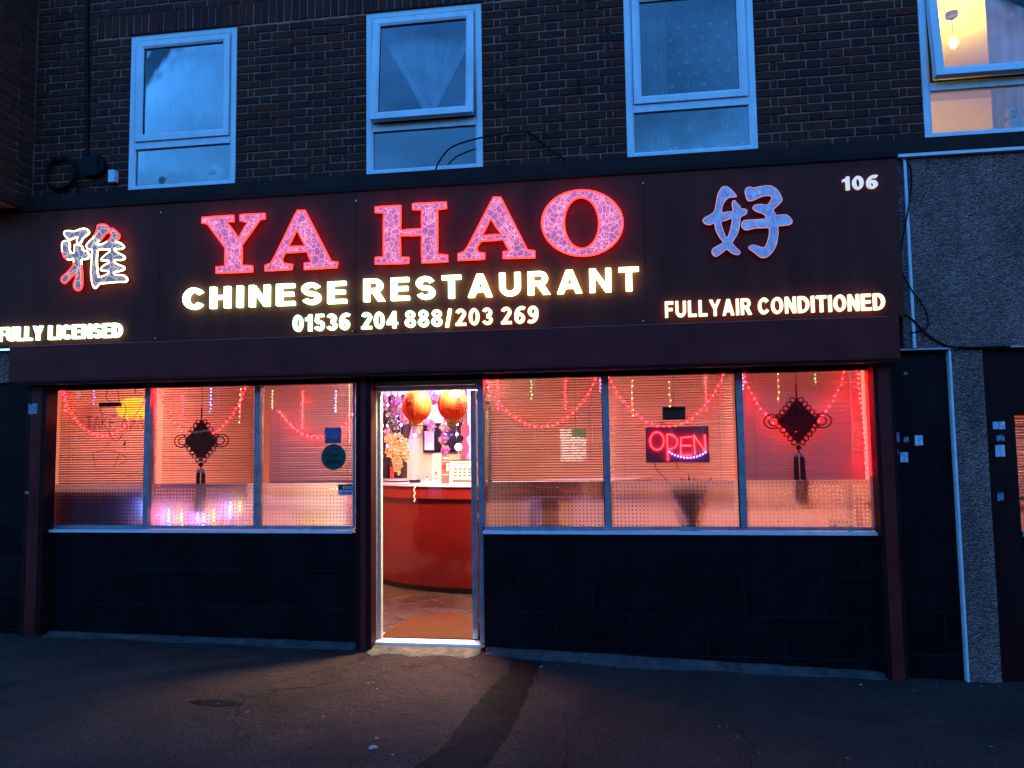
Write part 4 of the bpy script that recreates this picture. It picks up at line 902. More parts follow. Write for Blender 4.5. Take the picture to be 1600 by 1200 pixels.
def flowers(name, label, cat, blobs, mats, size, stem, extra=None):
    t = thing(name, label, cat, blobs[0][0]); ms = [MB() for _ in mats]
    for (c, rad, n) in blobs: petals(n, c, rad, size, ms)
    for mm, g in zip(mats, ms): obj('petals', g, M[mm], t, kind='stuff')
    obj('stem', MB().tube(stem, .006, 5), M['leaf'], t); return t
flowers('hanging_flowers', 'trailing bunch of yellow and cream blossom left of the counter', 'flowers', [((-2.62, 2.45, 1.70), (.14, .06, .08), 220), ((-2.64, 2.44, 1.56), (.10, .06, .11), 260), ((-2.60, 2.44, 1.42), (.06, .05, .10), 150), ((-2.50, 2.46, 1.56), (.05, .05, .14), 160), ((-2.585, 2.44, 1.33), (.025, .03, .05), 40)], ['yellow_petal', 'cream_petal'], .026, [(-2.6, 2.5, 2.45), (-2.62, 2.46, 1.7), (-2.6, 2.44, 1.4)])
flowers('orchid_garland', 'pink orchid garland hanging before the dark screen', 'flowers', [((-2.02, 2.6, 1.98), (.07, .05, .07), 70), ((-2.06, 2.6, 1.83), (.05, .05, .06), 60), ((-2.07, 2.6, 1.70), (.055, .05, .07), 70), ((-2.05, 2.6, 1.57), (.045, .05, .06), 60), ((-2.35, 2.62, 1.93), (.08, .05, .09), 90), ((-2.55, 2.62, 1.97), (.06, .05, .10), 70), ((-2.2, 2.62, 2.2), (.25, .05, .08), 240), ((-2.80, 2.7, 1.75), (.05, .05, .10), 80), ((-2.88, 2.7, 2.15), (.08, .05, .12), 120), ((-1.86, 2.66, 2.1), (.10, .05, .12), 130), ((-2.0, 2.6, 2.13), (.05, .05, .06), 60), ((-2.95, 2.72, 1.95), (.07, .05, .2), 170), ((-2.68, 2.72, 2.12), (.08, .05, .14), 150), ((-2.45, 2.66, 2.1), (.12, .05, .10), 150), ((-2.22, 2.6, 1.86), (.05, .05, .08), 70), ((-2.9, 2.66, 1.5), (.05, .05, .16), 100)], ['pink_petal', 'lilac_petal', 'cream_petal'], .034, [(-2.04, 2.62, 2.45), (-2.06, 2.6, 1.8), (-2.05, 2.6, 1.5)])
flowers('leaf_garland', 'grey leaf sprigs hanging among the lilac lights', 'plant', [((-2.79, 2.8, 2.02), (.07, .04, .10), 70), ((-2.74, 2.8, 1.88), (.08, .04, .06), 60)], ['leaf', 'pale_card'], .04, [(-2.79, 2.82, 2.45), (-2.78, 2.8, 2.0), (-2.74, 2.8, 1.85)])
for i, (x, z, y) in enumerate(((-2.93, 2.0, 2.75), (-1.82, 1.80, 2.7), (-1.83, 1.58, 2.7))):
    t = thing('hanging_charm', ['pink fish shaped charm hanging at the edge of the lattice', 'upper red charm hanging beside the screen', 'lower red charm hanging beside the screen'][i], 'charm', (x, y, z), 'red charms')
    obj('body', MB().prism([(x, z - .11), (x + .05, z - .05), (x + .055, z + .03), (x + .02, z + .10), (x - .02, z + .10), (x - .055, z + .03), (x - .05, z - .05)], y, y + .02), M['red_orn'], t)
    obj('cord', MB().tube([(x, y + .01, z + .10), (x, y + .01, 2.5)], .004, 4), M['red_orn'], t); obj('tassel', MB().tube([(x, y + .01, z - .11), (x, y + .01, z - .18)], .01, 6), M['red_orn'], t)
# lanterns
def lantern(c, label, texts):
    t = thing('paper_lantern', label, 'lantern', c, 'lanterns inside the door')
    R, H = .142, .150; prof = [(R * math.sin(a) ** .8, -H * math.cos(a)) for a in [math.radians(18 + 144 * i / 14) for i in range(15)]]
    b = obj('globe', MB().lathe(c, prof, 72, 24, .05), M['lantern'], t, smooth=True)
    obj('lower_collar', MB().lathe((c[0], c[1], c[2] - .195), [(.04, 0), (.055, .01), (.058, .05)], 20), M['lantern_cap'], t); obj('upper_collar', MB().lathe((c[0], c[1], c[2] + .142), [(.05, 0), (.045, .035)], 20), M['lantern_cap'], t)
    obj('cord', MB().tube([(c[0], c[1], c[2] + .17), (c[0], c[1], 2.6)], .004, 4), M['red_orn'], t)
    rb_ = MB()
    for k in range(16): a = k * math.pi / 8 + .1; rb_.tube([(c[0] + (p_[0] + .0006) * math.cos(a), c[1] + (p_[0] + .0006) * math.sin(a), c[2] + p_[1]) for p_ in prof], .0016, 4)
    obj('ribs', rb_, M['red_card'], t)
    fr_ = MB()
    for k in range(14):
        a = k * .449; fr_.tube([(c[0] + .04 * math.cos(a), c[1] + .04 * math.sin(a), c[2] - .195), (c[0] + .035 * math.cos(a), c[1] + .035 * math.sin(a), c[2] - .26)], .003, 4)
    obj('fringe', fr_, M['lantern_cap'], t, kind='stuff')
    for ang, chars in texts:
        g = MB()
        for k, chs in enumerate(chars):
            bm = text_mb(chs, .03, .0); a, b_, c_, d = bounds(bm); sz = .066; zc = .078 - k * .072
            idx = {}
            for v in bm.verts:
                u = (v.co.x - (a + b_) / 2) / max(b_ - a, .01) * sz; w = (v.co.y - (c_ + d) / 2) / max(d - c_, .01) * sz + zc
                th = math.acos(max(-1, min(1, -w / H))); rr = R * math.sin(th) ** .8 + .002; an = math.radians(-90 + ang) + u / .142
                idx[v] = len(g.v); g.v.append((c[0] + rr * math.cos(an), c[1] + rr * math.sin(an), c[2] + w))
            for f in bm.faces: g.face([idx[v] for v in f.verts])
            bm.free()
        obj('print', g, M['red_print'], t)
lantern((-1.878, .7, 2.022), 'orange paper lantern with one upright line of characters facing the street', [(-12, '島啤酒')])
lantern((-1.528, .7, 2.030), 'orange paper lantern with a line of characters at either side', [(-62, '島啤酒'), (38, '島啤酒')])
# things on the counter
def card(name, label, cat, x0, x1, y, z1, face, strips):
    t = thing(name, label, cat, ((x0 + x1) / 2, y, 1.192))
    g = MB(); g.v = [(x0, y, 1.193), (x1, y, 1.193), (x1, y + .05, z1), (x0, y + .05, z1), (x0, y + .006, 1.193), (x1, y + .006, 1.193), (x1, y + .056, z1), (x0, y + .056, z1)]
    for q in ((0, 1, 2, 3), (7, 6, 5, 4), (0, 4, 5, 1), (1, 5, 6, 2), (2, 6, 7, 3), (3, 7, 4, 0)): g.face(q)
    obj('board', g, M[face], t); obj('foot', MB().box(x0, x1, y + .006, y + .10, 1.193, 1.200), M['pale_card'], t)
    for (u0, u1, v0, v1, mm) in strips:
        yy = lambda v: y - .002 + .05 * v; zz = lambda v: 1.193 + (z1 - 1.193) * v; X0 = x0 + (x1 - x0) * u0; X1 = x0 + (x1 - x0) * u1
        obj('print', MB().poly([(X0, yy(v0), zz(v0)), (X1, yy(v0), zz(v0)), (X1, yy(v1), zz(v1)), (X0, yy(v1), zz(v1))]), M[mm], t)
    return t
card('menu_card', 'cream upright menu card on the counter', 'menu', -2.10, -2.0, 2.15, 1.53, 'cream_card', [(.2, .8, .78, .80, 'grey_print'), (.2, .6, .70, .715, 'grey_print'), (.15, .85, .56, .57, 'grey_print'), (.15, .8, .48, .49, 'grey_print'), (.3, .6, .28, .40, 'grey_print'), (.1, .9, .14, .17, 'grey_print')])
card('leaflet', 'red and white leaflet standing on the counter beside the cream menu', 'leaflet', -1.985, -1.90, 2.14, 1.50, 'red_card', [(.1, .9, .90, .96, 'white_print'), (.08, .92, .80, .82, 'white_print'), (.1, .5, .50, .68, 'red_print'), (.6, .9, .45, .74, 'white_print'), (.1, .9, .30, .33, 'white_print'), (.2, .5, .42, .45, 'black_print')])
card('price_board', 'wide cream board of small prints standing on the counter by the door leaf', 'menu', -1.885, -1.52, 2.12, 1.46, 'cream_card', [(.0, 1, .95, 1.0, 'black')] + [(.12 + i * .15, .22 + i * .15, .28 + j * .14, .36 + j * .14, 'grey_print') for i in range(6) for j in range(3)] + [(.1, .9, .05, .16, 'red_card'), (.1, .7, .82, .85, 'grey_print')])
t = thing('round_mirror_lamp', 'small glowing white globe on a stem at the counter', 'lamp', (-1.86, 2.35, 1.192)); obj('globe', MB().ball((-1.83, 2.35, 1.60), .045, 16, 10), M['white_lamp'], t, smooth=True); obj('stem', MB().tube([(-1.83, 2.35, 1.197), (-1.83, 2.35, 1.56)], .008), M['silver'], t); obj('foot', MB().lathe((-1.83, 2.35, 1.193), [(.05, 0), (.045, .012)], 16), M['silver'], t)
t = thing('tray', 'round dark tray on the left end of the counter', 'tray', (-2.62, 2.55, 1.193)); obj('dish', MB().lathe((-2.62, 2.55, 1.193), [(.10, 0), (.17, .015), (.175, .03)], 24), M['silver'], t)
t = thing('card_reader', 'small black card reader lying on the counter', 'reader', (-2.34, 2.30, 1.193)); obj('body', MB().box(-2.40, -2.29, 2.27, 2.36, 1.193, 1.225), M['dark_plastic'], t); obj('keys', MB().box(-2.38, -2.33, 2.275, 2.32, 1.2255, 1.229), M['pale_card'], t)
t = thing('hand_bell', 'little pale bell on the counter', 'bell', (-2.17, 2.2, 1.193)); obj('dome', MB().lathe((-2.17, 2.2, 1.193), [(.035, 0), (.03, .025), (.012, .05), (.006, .06)], 16), M['pale_card'], t); obj('knob', MB().ball((-2.17, 2.2, 1.262), .012, 8, 6), M['grey_print'], t)
t = thing('red_candle', 'red candle standing below the yellow blossom', 'candle', (-2.72, 2.62, 1.193)); obj('wax', MB().lathe((-2.72, 2.62, 1.193), [(.025, 0), (.025, .17), (.02, .175)], 14), M['red_card'], t); obj('wick', MB().tube([(-2.72, 2.62, 1.366), (-2.72, 2.62, 1.385)], .002, 4), M['black'], t)
t = thing('hanging_garland', 'short pink garland dangling over the front of the counter', 'garland', (-2.25, 2.0, 1.16)); gg = MB()
for i in range(9): gg.ball((-2.262 + .008 * math.sin(i * 2), 1.985 + .0 * i, 1.18 - i * .022), .010, 6, 4)
obj('beads', gg, M['white_print'], t); obj('cord', MB().tube([(-2.262, 1.99, 1.192), (-2.262, 1.985, 1.0)], .003, 4), M['pink_petal'], t)
# room lamps
for i, (x, y, mm, lb) in enumerate(((-4.4, 1.9, 'lamp', 'round peach ceiling light over the left dining room'), (-2.7, 1.1, 'lamp', 'round peach ceiling light near the door side windows'), (-.4, 1.8, 'lamp', 'round peach ceiling light over the bar end'), (1.25, 1.3, 'lamp', 'round peach ceiling light behind the open sign wall'), (-1.9, 2.55, 'lamp_lilac', 'round lilac ceiling light above the counter'), (-1.40, .48, 'lamp_door', 'bright cream ceiling light just inside the doorway'))):
    t = thing('ceiling_light', lb, 'lamp', (x, y, 2.6), 'restaurant ceiling lights')
    obj('diffuser', MB().lathe((x, y, 2.552), [(.12, 0), (.15, .015), (.16, .04)], 24), M[mm], t); obj('rim', MB().lathe((x, y, 2.593), [(.17, 0), (.17, .012)], 24), M['alu_bright'], t)
t = thing('amber_lamp', 'amber shaded hanging lamp glowing behind the left end blind', 'lamp', (-4.85, .75, 2.2))
obj('shade', MB().lathe((-4.85, .75, 1.98), [(.08, -.04), (.14, 0), (.17, .07), (.14, .14), (.07, .18), (.02, .19)], 24), M['lamp_amber'], t); obj('cord', MB().tube([(-4.85, .75, 2.2), (-4.85, .75, 2.6)], .005), M['cable'], t)
# furniture glimpsed behind the frosted film
def chair(x, y, rot, label):
    t = thing('dining_chair', label, 'chair', (x, y, -.02), 'dining chairs behind the windows'); c, s = math.cos(rot), math.sin(rot)
    def bxr(n_, x0, x1, y0, y1, z0, z1, mm):
        g = MB().box(x0, x1, y0, y1, z0, z1); g.v = [(x + v[0] * c - v[1] * s, y + v[0] * s + v[1] * c, v[2] - .02) for v in g.v]; obj(n_, g, M[mm], t)
    bxr('seat', -.21, .21, -.21, .21, .43, .50, 'seat_red'); bxr('backrest', -.21, .21, .17, .22, .62, 1.22, 'seat_red')
    for sx in (-1, 1):
        for sy in (-1, 1): bxr('leg', sx * .19 - .018, sx * .19 + .018, sy * .19 - .018, sy * .19 + .018, 0, .43, 'wood')
        bxr('back_post', sx * .19 - .018, sx * .19 + .018, .175, .215, .50, .62, 'wood')
chair(-.86, .85, math.pi, 'red leather chair backed against the film by the door'); chair(-.30, .85, math.pi, 'red leather chair backed against the film next to the dark cushion chair')
t = thing('film_darkening_bench', 'dark upholstered bench added behind the dotted film to darken the left end pane', 'bench', (-4.75, .42, -.02)); obj('seat', MB().box(-5.22, -4.28, .22, .62, -.02, .46), M['cushion'], t); obj('backrest', MB().box(-5.22, -4.30, .16, .22, .46, 1.31), M['cushion'], t)  # added close behind the film so that this pane stays dark
t = thing('waiting_stool', 'dark cushioned stool back behind the film', 'stool', (-.58, .36, -.02)); t['label'] = 'dark narrow high backed chair between two red chairs'
obj('backrest', MB().box(-.70, -.48, .22, .27, .5, 1.27), M['cushion'], t); obj('seat', MB().box(-.72, -.46, .27, .55, .42, .5), M['cushion'], t); obj('leg', MB().box(-.70, -.66, .27, .31, -.02, .42), M['wood'], t); obj('leg', MB().box(-.52, -.48, .27, .31, -.02, .42), M['wood'], t); obj('leg', MB().box(-.70, -.66, .50, .54, -.02, .42), M['wood'], t); obj('leg', MB().box(-.52, -.48, .50, .54, -.02, .42), M['wood'], t)
t = thing('side_table', 'small pale table stacked with boxes behind the film by the door', 'table', (-2.6, .5, -.02)); obj('top', MB().box(-2.95, -2.30, .30, .70, 1.00, 1.04), M['wood'], t)
for sx in (-2.92, -2.36):
    for sy in (.33, .64): obj('leg', MB().box(sx, sx + .04, sy, sy + .04, -.02, 1.0), M['wood'], t)
t = thing('cardboard_box', 'salmon box on the side table behind the film', 'box', (-2.56, .45, 1.04)); obj('body', MB().box(-2.66, -2.46, .35, .55, 1.041, 1.22), M['red_card'], t); obj('lid', MB().box(-2.665, -2.455, .345, .555, 1.2205, 1.25), M['cream_card'], t)
t = thing('potted_plant', 'leafy pot plant with upright blades behind the film under the open sign', 'plant', (.60, .20, .90))
obj('pot', MB().lathe((.60, .20, .90), [(.06, 0), (.085, .08), (.09, .10)], 20), M['wood'], t)
lf = MB()
for k in range(16):
    a = k * .393 * 2.1; ln = random.uniform(.22, .40); sp = random.uniform(.06, .20); dx, dy = math.cos(a) * sp, math.sin(a) * sp * .12; wdt = .02; base = Vector((.60 + dx * .2, .135 + dy * .05, .99)); side = Vector((-.7, .3, 0)) * wdt
    pts = [base + Vector((dx * t_ ** 1.5, dy * t_ ** 1.5, ln * t_)) for t_ in (0, .35, .7, 1)]
    for i in range(3):
        w0, w1 = (1, 1.5, 1.1, .05)[i], (1, 1.5, 1.1, .05)[i + 1]; lf.poly([pts[i] - side * w0, pts[i] + side * w0, pts[i + 1] + side * w1, pts[i + 1] - side * w1])
obj('leaves', lf, M['plant'], t)
obj('stand', MB().box(.50, .70, .17, .32, -.02, .899), M['wood'], t)
t = thing('table_post', 'slim dark post with a round knob behind the last film', 'post', (1.86, .2, -.02)); obj('post', MB().box(1.84, 1.868, .16, .19, -.02, 1.28), M['leaf'], t); obj('knob', MB().ball((1.72, .15, .985), .035, 10, 8), M['black'], t); obj('arm', MB().tube([(1.72, .15, .985), (1.85, .175, .985)], .008), M['black'], t)
t = thing('wall_notice', 'white notice with green heading seen through the blind beside the door', 'notice', (-.42, 2.5, 1.4)); obj('sheet', MB().box(-.64, -.34, 2.48, 2.50, 1.42, 1.80), M['paper_old'], t); obj('heading', MB().box(-.50, -.34, 2.474, 2.479, 1.70, 1.80), M['green_sticker'], t); obj('hanger', MB().tube([(-.46, 2.49, 1.80), (-.46, 2.49, 2.6)], .004, 4), M['cable'], t)
# ================================================================== window dressing
smesh = {}
def blind(x0, x1, tilt, label, zb=1.30, zt=2.26, y=.235, sm='slat'):
    t = thing('venetian_blind', label, 'blind', ((x0 + x1) / 2, y, zb)); w = x1 - x0 - .02; key = (round(w * 200), round(tilt * 100))
    if key not in smesh:
        g = MB(); k = 5; dpt = .026
        for i in range(k):
            u = i / (k - 1) - .5; a = u * dpt; h = .0022 * (1 - 4 * u * u); yy = a * math.cos(tilt) - h * math.sin(tilt); zz = a * math.sin(tilt) + h * math.cos(tilt); g.v += [(-w / 2, yy, zz), (w / 2, yy, zz)]
        for i in range(k - 1): g.face((2 * i, 2 * i + 1, 2 * i + 3, 2 * i + 2))
        me = bpy.data.meshes.new('slat'); me.from_pydata(g.v, [], g.f); me.materials.append(M[sm]); me.polygons.foreach_set('use_smooth', [True] * len(me.polygons)); smesh[key] = me
    z = zb + .03; 
    while z < zt:
        o = add('slat', smesh[key], t, ((x0 + x1) / 2, y, z)); o.rotation_euler = (random.gauss(0, .05), random.gauss(0, .0012), 0); z += .0222
    obj('bottom_rail', MB().box(x0 + .008, x1 - .008, y - .013, y + .013, zb - .005, zb + .018), M['slat'], t)
    obj('head_rail', MB().box(x0 + .008, x1 - .008, y - .015, y + .015, zt, zt + .03), M['slat'], t)
    for u in (.12, .88): obj('ladder_cord', MB().tube([(x0 + (x1 - x0) * u, y - .016, zb), (x0 + (x1 - x0) * u, y - .016, zt)], .0016, 4), M['slat'], t)
    obj('tilt_wand', MB().tube([(x0 + (x1 - x0) * .9, y - .02, zt), (x0 + (x1 - x0) * .9, y - .022, zb + .35)], .003, 5), M['pale_card'], t)
blind(-5.27, -4.245, .48, 'venetian blind behind the unlit tube sign at the left end')
blind(-4.21, -3.18, -.34, 'venetian blind behind the first hanging knot and blue lights')
blind(-3.145, -2.285, .95, 'venetian blind behind the round green sticker', zb=1.315, sm='slat_thin')
blind(-1.11, -.095, -.42, 'venetian blind between the open door and the open sign window')
blind(-.055, .99, .42, 'venetian blind behind the lit open sign', sm='slat_thin')
blind(1.03, 2.02, 1.05, 'nearly closed venetian blind at the end of the shopfront by the tiled pier', sm='slat_thin')
t = blind(3.04, 5.9, .6, 'venetian blind in the neighbouring shop window', zb=1.17, zt=1.82, y=.12)
def sag(p0, p1, low, n=18):
    """hanging curve through two ends and a lowest point"""
    o = []
    for i in range(n + 1):
        u = i / n; x = p0[0] + (p1[0] - p0[0]) * u; q = p0[1] + (p1[1] - p0[1]) * u; k = 4 * u * (1 - u); o.append((x, .155, q - (q_mid(p0, p1) - low) * (k ** .85)))
    return o
def q_mid(p0, p1): return (p0[1] + p1[1]) / 2
SW = [((-5.19, 2.21), (-4.30, 2.18), 1.775, 'red fairy light swag sagging in front of the unlit tube sign', 0, 1),
      ((-4.19, 2.19), (-3.33, 2.20), 1.745, 'red fairy light swag looping behind the hanging knot by the blue lights', 0, 1),
      ((-3.10, 2.16), (-2.22, 2.10), 1.725, 'red fairy light swag passing the square blue sticker', .14, 1),
      ((-1.12, 2.235), (-.15, 2.21), 1.79, 'red fairy light swag in the pane beside the open door', 0, 1),
      ((-.045, 2.21), (.92, 2.24), 1.775, 'red fairy light swag brushing the top of the lit sign', 0, 1),
      ((1.055, 2.23), (1.87, 2.23), 1.715, 'red fairy light swag crossing the hanging knot by the tiled pier', 0, 1)]
for p0, p1, lo, lb, cut, _ in SW:
    pts = sag(p0, p1, lo); pts = pts[int(cut * len(pts)):]
    lightstring('fairy_light_swag', lb, pts, 'bulb_red', 'wire_red', .050, .0082, 'red fairy light swags', .0042)
lightstring('fairy_light_drop', 'red fairy light strand hanging straight down beside the tiled pier', [(1.955, .14, 2.22), (1.975, .14, 1.9), (1.985, .14, 1.6), (1.993, .14, 1.36)], 'bulb_red', 'wire_red', .040, .0095, None, .0032)
lightstring('fairy_light_drop', 'red fairy light strand hanging straight down at the left end of the shopfront', [(-5.17, .17, 2.22), (-5.15, .17, 2.1), (-5.155, .17, 2.0)], 'bulb_red', 'wire_red', .040, .0095, None, .0032)
IC = [(-4.878, 2.20, 2.055, 'bulb_violet', 'violet'), (-3.98, 2.13, 1.92, 'bulb_red', 'red'), (-3.695, 2.19, 1.975, 'bulb_blue', 'blue'), (-3.405, 2.18, 1.88, 'bulb_yellow', 'amber'), (-3.094, 2.16, 1.99, 'bulb_green', 'green'), (-2.805, 2.15, 1.82, 'bulb_red', 'red'), (-2.49, 2.14, 1.945, 'bulb_blue', 'blue'),
      (-1.01, 2.23, 1.95, 'bulb_red', 'red'), (-.711, 2.22, 2.03, 'bulb_green', 'green'), (-.417, 2.215, 1.94, 'bulb_red', 'red'), (-.118, 2.24, 2.07, 'bulb_violet', 'violet'), (.149, 2.175, 1.875, 'bulb_yellow', 'amber'), (.465, 2.15, 1.92, 'bulb_yellow', 'amber'), (.762, 2.185, 1.915, 'bulb_red', 'red'), (1.07, 2.23, 2.07, 'bulb_violet', 'violet'), (1.348, 2.195, 1.96, 'bulb_yellow', 'amber'), (1.646, 2.215, 2.10, 'bulb_green', 'green')]
WH = ['left of the tube sign', 'above the first knot', 'by the first knot top', 'at the second mullion', 'past the second mullion', 'above the plain blind', 'over the square sticker', 'just past the open door', 'centre of the pane by the door', 'above the wall notice', 'at the mullion before the open sign', 'above the open sign left corner', 'over the small black box', 'right of the small black box', 'at the mullion after the open sign', 'beside the last knot', 'right of the last knot']
for k, ((x, z1, z0, bm_, cn), wh) in enumerate(zip(IC, WH)):
    lightstring('icicle_light', '%s glowing icicle tube light %s' % (cn, wh), [(x, .195, z1), (x - .001, .195, (z0 + z1) / 2), (x - .002, .195, z0)], bm_, 'clear_tube', .030 if bm_ != 'bulb_yellow' else .05, .0068, 'icicle tube lights along the windows', .007, wn=8)
# coloured lights lying on the sill behind the frosted film
for k, (x, mn, z) in enumerate(((-4.14, 'sill_red', 1.0), (-4.06, 'sill_blue', 1.0), (-3.93, 'sill_yellow', .99), (-3.78, 'sill_violet', 1.02), (-3.73, 'sill_blue', 1.0), (-3.62, 'sill_yellow', 1.0), (-3.55, 'sill_red', 1.02), (-3.46, 'sill_blue', 1.05), (-3.36, 'sill_yellow', 1.08), (-4.265, 'sill_blue', 1.07))):
    t = thing('sill_light', '%s sill light blurred behind the frosted film under the first hanging knot' % mn.split('_')[1], 'light', (x, .15, z - .04), 'coloured lights blurred by the film')
    obj('bulb', MB().lathe((x, .150, z - .03), [(.004, 0), (.012, .02), (.013, .09), (.004, .14)], 10), M[mn], t, smooth=True); obj('socket', MB().lathe((x, .150, z - .042), [(.011, 0), (.011, .012)], 8), M['dark_plastic'], t)
# hanging knots
def knot(c, label, w=.16, hgt=.19):
    t = thing('hanging_knot', label, 'ornament', c, 'hanging cord knots'); x, y, z = c
    g = MB(); n = 9
    for i in range(n):
        u = -1 + 2 * (i + .5) / n
        for s in (1, -1):
            a = Vector((u * w / 2 - s * -.5 * w * (1 - 0) * .0, 0, 0))
            p0 = (x + (u - 1) * w / 2 , y + (.004 if (i + (s > 0)) % 2 else -.004), z + s * (u + 1) * hgt / 2 - 0); p1 = (x + (u + 1) * w / 2, y - (.004 if (i + (s > 0)) % 2 else -.004), z + s * (u - 1) * hgt / 2)
            g.tube([p0, p1], .0125, 6)
    obj('woven_body', g, M['knot'], t)
    lp = MB()
    def loop(cx, cz, rx, rz, ang=0, r=.0055):
        lp.tube([(cx + rx * math.cos(a) * math.cos(ang) - rz * math.sin(a) * math.sin(ang), y, cz + rx * math.cos(a) * math.sin(ang) + rz * math.sin(a) * math.cos(ang)) for a in [k * .524 for k in range(12)]], r, 5, True)
    for k in range(1, 6):
        f = k / 6
        for sx in (-1, 1):
            for sz in (-1, 1): loop(x + sx * w * (1 - f) * 1.06, z + sz * hgt * f * 1.06, .030, .019, sx * sz * .75)
    for sx in (-1, 1):
        loop(x + sx * (w + .035), z + .0, .07, .058, 0, .006); loop(x + sx * (w + .02), z + .0, .045, .036, 0, .006)
    obj('loops', lp, M['knot'], t)
    obj('cord', MB().tube([(x, y, z + hgt * .9), (x, y, z + hgt + .11)], .008, 6).tube([(x, y, z + hgt + .11), (x, y, 2.22)], .003, 5), M['knot'], t)
    obj('lower_knot', MB().ball((x, y, z - hgt - .025), .022, 10, 8).tube([(x, y, z - hgt), (x, y, z - hgt - .07)], .006, 6), M['knot'], t, smooth=True)
    for sx in (-1, 1):
        obj('bead', MB().lathe((x + sx * .021, y, z - hgt - .10), [(.014, 0), (.017, .015), (.014, .035)], 10), M['silver'], t)
        tg = MB()
        for k in range(14): a = k * .449; tg.tube([(x + sx * .024 + .014 * math.cos(a), y + .008 * math.sin(a), z - hgt - .10), (x + sx * .028 + .024 * math.cos(a), y + .010 * math.sin(a), z - hgt - .44 - random.uniform(0, .04))], .0042, 4)
        obj('tassel', tg, M['tassel'], t)
knot((-3.742, .125, 1.715), 'dark red cord knot with tassels hanging over the blurred coloured lights'); knot((1.472, .125, 1.805), 'dark red cord knot with tassels crossed by the swag near the tiled pier')
# lit OPEN sign
AO = ([0.2105, 0.00048, -1.4e-05], [1.976, -8e-06, -0.000489])
os_ = thing('open_sign', 'dark lit sign reading OPEN in red with a blue arc beneath', 'sign', (.51, .14, 1.48))
obj('board', MB().prism(tr(AO, [(105, 1015), (1180, 1005), (1160, 385), (95, 415)]), .115, .135), mat('open_board', (.40, .05, .10), .6), os_)
def beads(pts, mn, step=.0115, r=.0052, closed=False, nm='led_letter'):
    W_ = [(p[0], .102, p[1]) for p in tr(AO, pts)]; g = MB()
    for p in resample(W_, step, closed): g.ball(p, r, 6, 4)
    o = obj(nm, g, M[mn], os_); return o
M['led_red'] = glow('led_red', (1.0, .045, .05), 9.0); M['led_rim'] = glow('led_rim', (1, .008, .015), 7.0); M['led_blue'] = glow('led_blue', (.24, .15, 1.0), 12.0)
paths = {'O': [(290 + 118 * math.cos(a * .2618 - 1.5), 645 + 150 * math.sin(a * .2618 - 1.5)) for a in range(24)],
 'P': [(475, 965), (460, 530), (560, 545), (630, 610), (635, 690), (590, 760), (475, 790)],
 'E': [(870, 575), (700, 590), (690, 720), (870, 722), (690, 722), (695, 885), (890, 880)], 'N': [(930, 860), (912, 545), (1105, 820), (1100, 540)]}
for k, p in paths.items(): o = beads(p, 'led_red', closed=(k == 'O')); obj('tube', MB().tube([(q[0], .107, q[1]) for q in tr(AO, p)], .0085, 6, k == 'O'), M['led_rim'], o)
beads([(500, 830), (570, 875), (660, 905), (760, 925), (880, 925), (980, 900), (1060, 865), (1110, 830)], 'led_blue', .026, .0075, nm='led_arc')
obj('power_cord', MB().tube([(.31, .13, 1.49), (.33, .12, 1.42), (.42, .115, 1.33), (.52, .115, 1.25), (.62, .12, 1.20)], .0028, 5).tube([(.42, .13, 1.78), (.40, .14, 1.81), (.36, .15, 1.815)], .0022, 5).tube([(.50, .13, 1.48), (.50, .13, 1.44), (.52, .13, 1.42)], .0022, 5), M['cable'], os_)
cb = thing('wall_plaque', 'small black box with a round badge above the lit open sign', 'box', (.485, .12, 1.835)); obj('case', MB().box(.393, .578, .10, .13, 1.833, 1.940), M['black'], cb); obj('face', MB().box(.40, .572, .096, .0995, 1.843, 1.908), mat('brown_face', (.02, .013, .010), .5), cb)
obj('badge', MB().tube([(.55 + .011 * math.cos(a * .524), .094, 1.862 + .011 * math.sin(a * .524)) for a in range(12)], .002, 5, True), M['grey_print'], cb); obj('hanger', MB().tube([(.485, .115, 1.94), (.487, .12, 2.22)], .002, 4), M['cable'], cb)
# unlit tube sign in the left pane
ns = thing('unlit_tube_sign', 'unlit bent tube sign on black cables in the left end window', 'sign', (-4.6, .14, 1.5))
strokes = {'T': [[(0, 1), (.8, 1)], [(.4, 1), (.4, 0)]], 'A': [[(0, 0), (.35, 1), (.45, 1), (.8, 0)], [(.18, .4), (.62, .4)]], 'K': [[(0, 0), (0, 1)], [(.7, 1), (.05, .5), (.75, 0)]], 'E': [[(.65, 1), (0, 1), (0, 0), (.65, 0)], [(0, .5), (.5, .5)]], 'W': [[(0, 1), (.22, 0), (.42, .8), (.62, 0), (.85, 1)]], 'Y': [[(0, 1), (.4, .5), (.8, 1)], [(.4, .5), (.4, 0)]]}
xx = -4.915
for ch in 'TAKE AWAY':
    if ch == ' ': xx += .03; continue
    g = MB()
    for st in strokes[ch]:
        for of in (0, .012): g.tube([(xx + u * .075 + of, .135, 1.835 + v * .125 - of * .4) for u, v in st], .0022, 5)
    obj('letter_tube', g, M['tube_glass'], ns); xx += .082
cu_ = MB(); cu_.tube([(-4.84, .14, 1.62), (-4.80, .14, 1.47), (-4.62, .14, 1.47), (-4.56, .14, 1.62)], .0025, 5).tube([(-4.84, .14, 1.62), (-4.70, .14, 1.64), (-4.56, .14, 1.62)], .0025, 5).tube([(-4.56, .14, 1.60), (-4.50, .14, 1.58), (-4.50, .14, 1.53), (-4.58, .14, 1.51)], .0025, 5).tube([(-4.70, .14, 1.66), (-4.68, .14, 1.71), (-4.66, .14, 1.72)], .0025, 5).tube([(-4.52, .14, 1.68), (-4.51, .14, 1.72)], .009, 6)
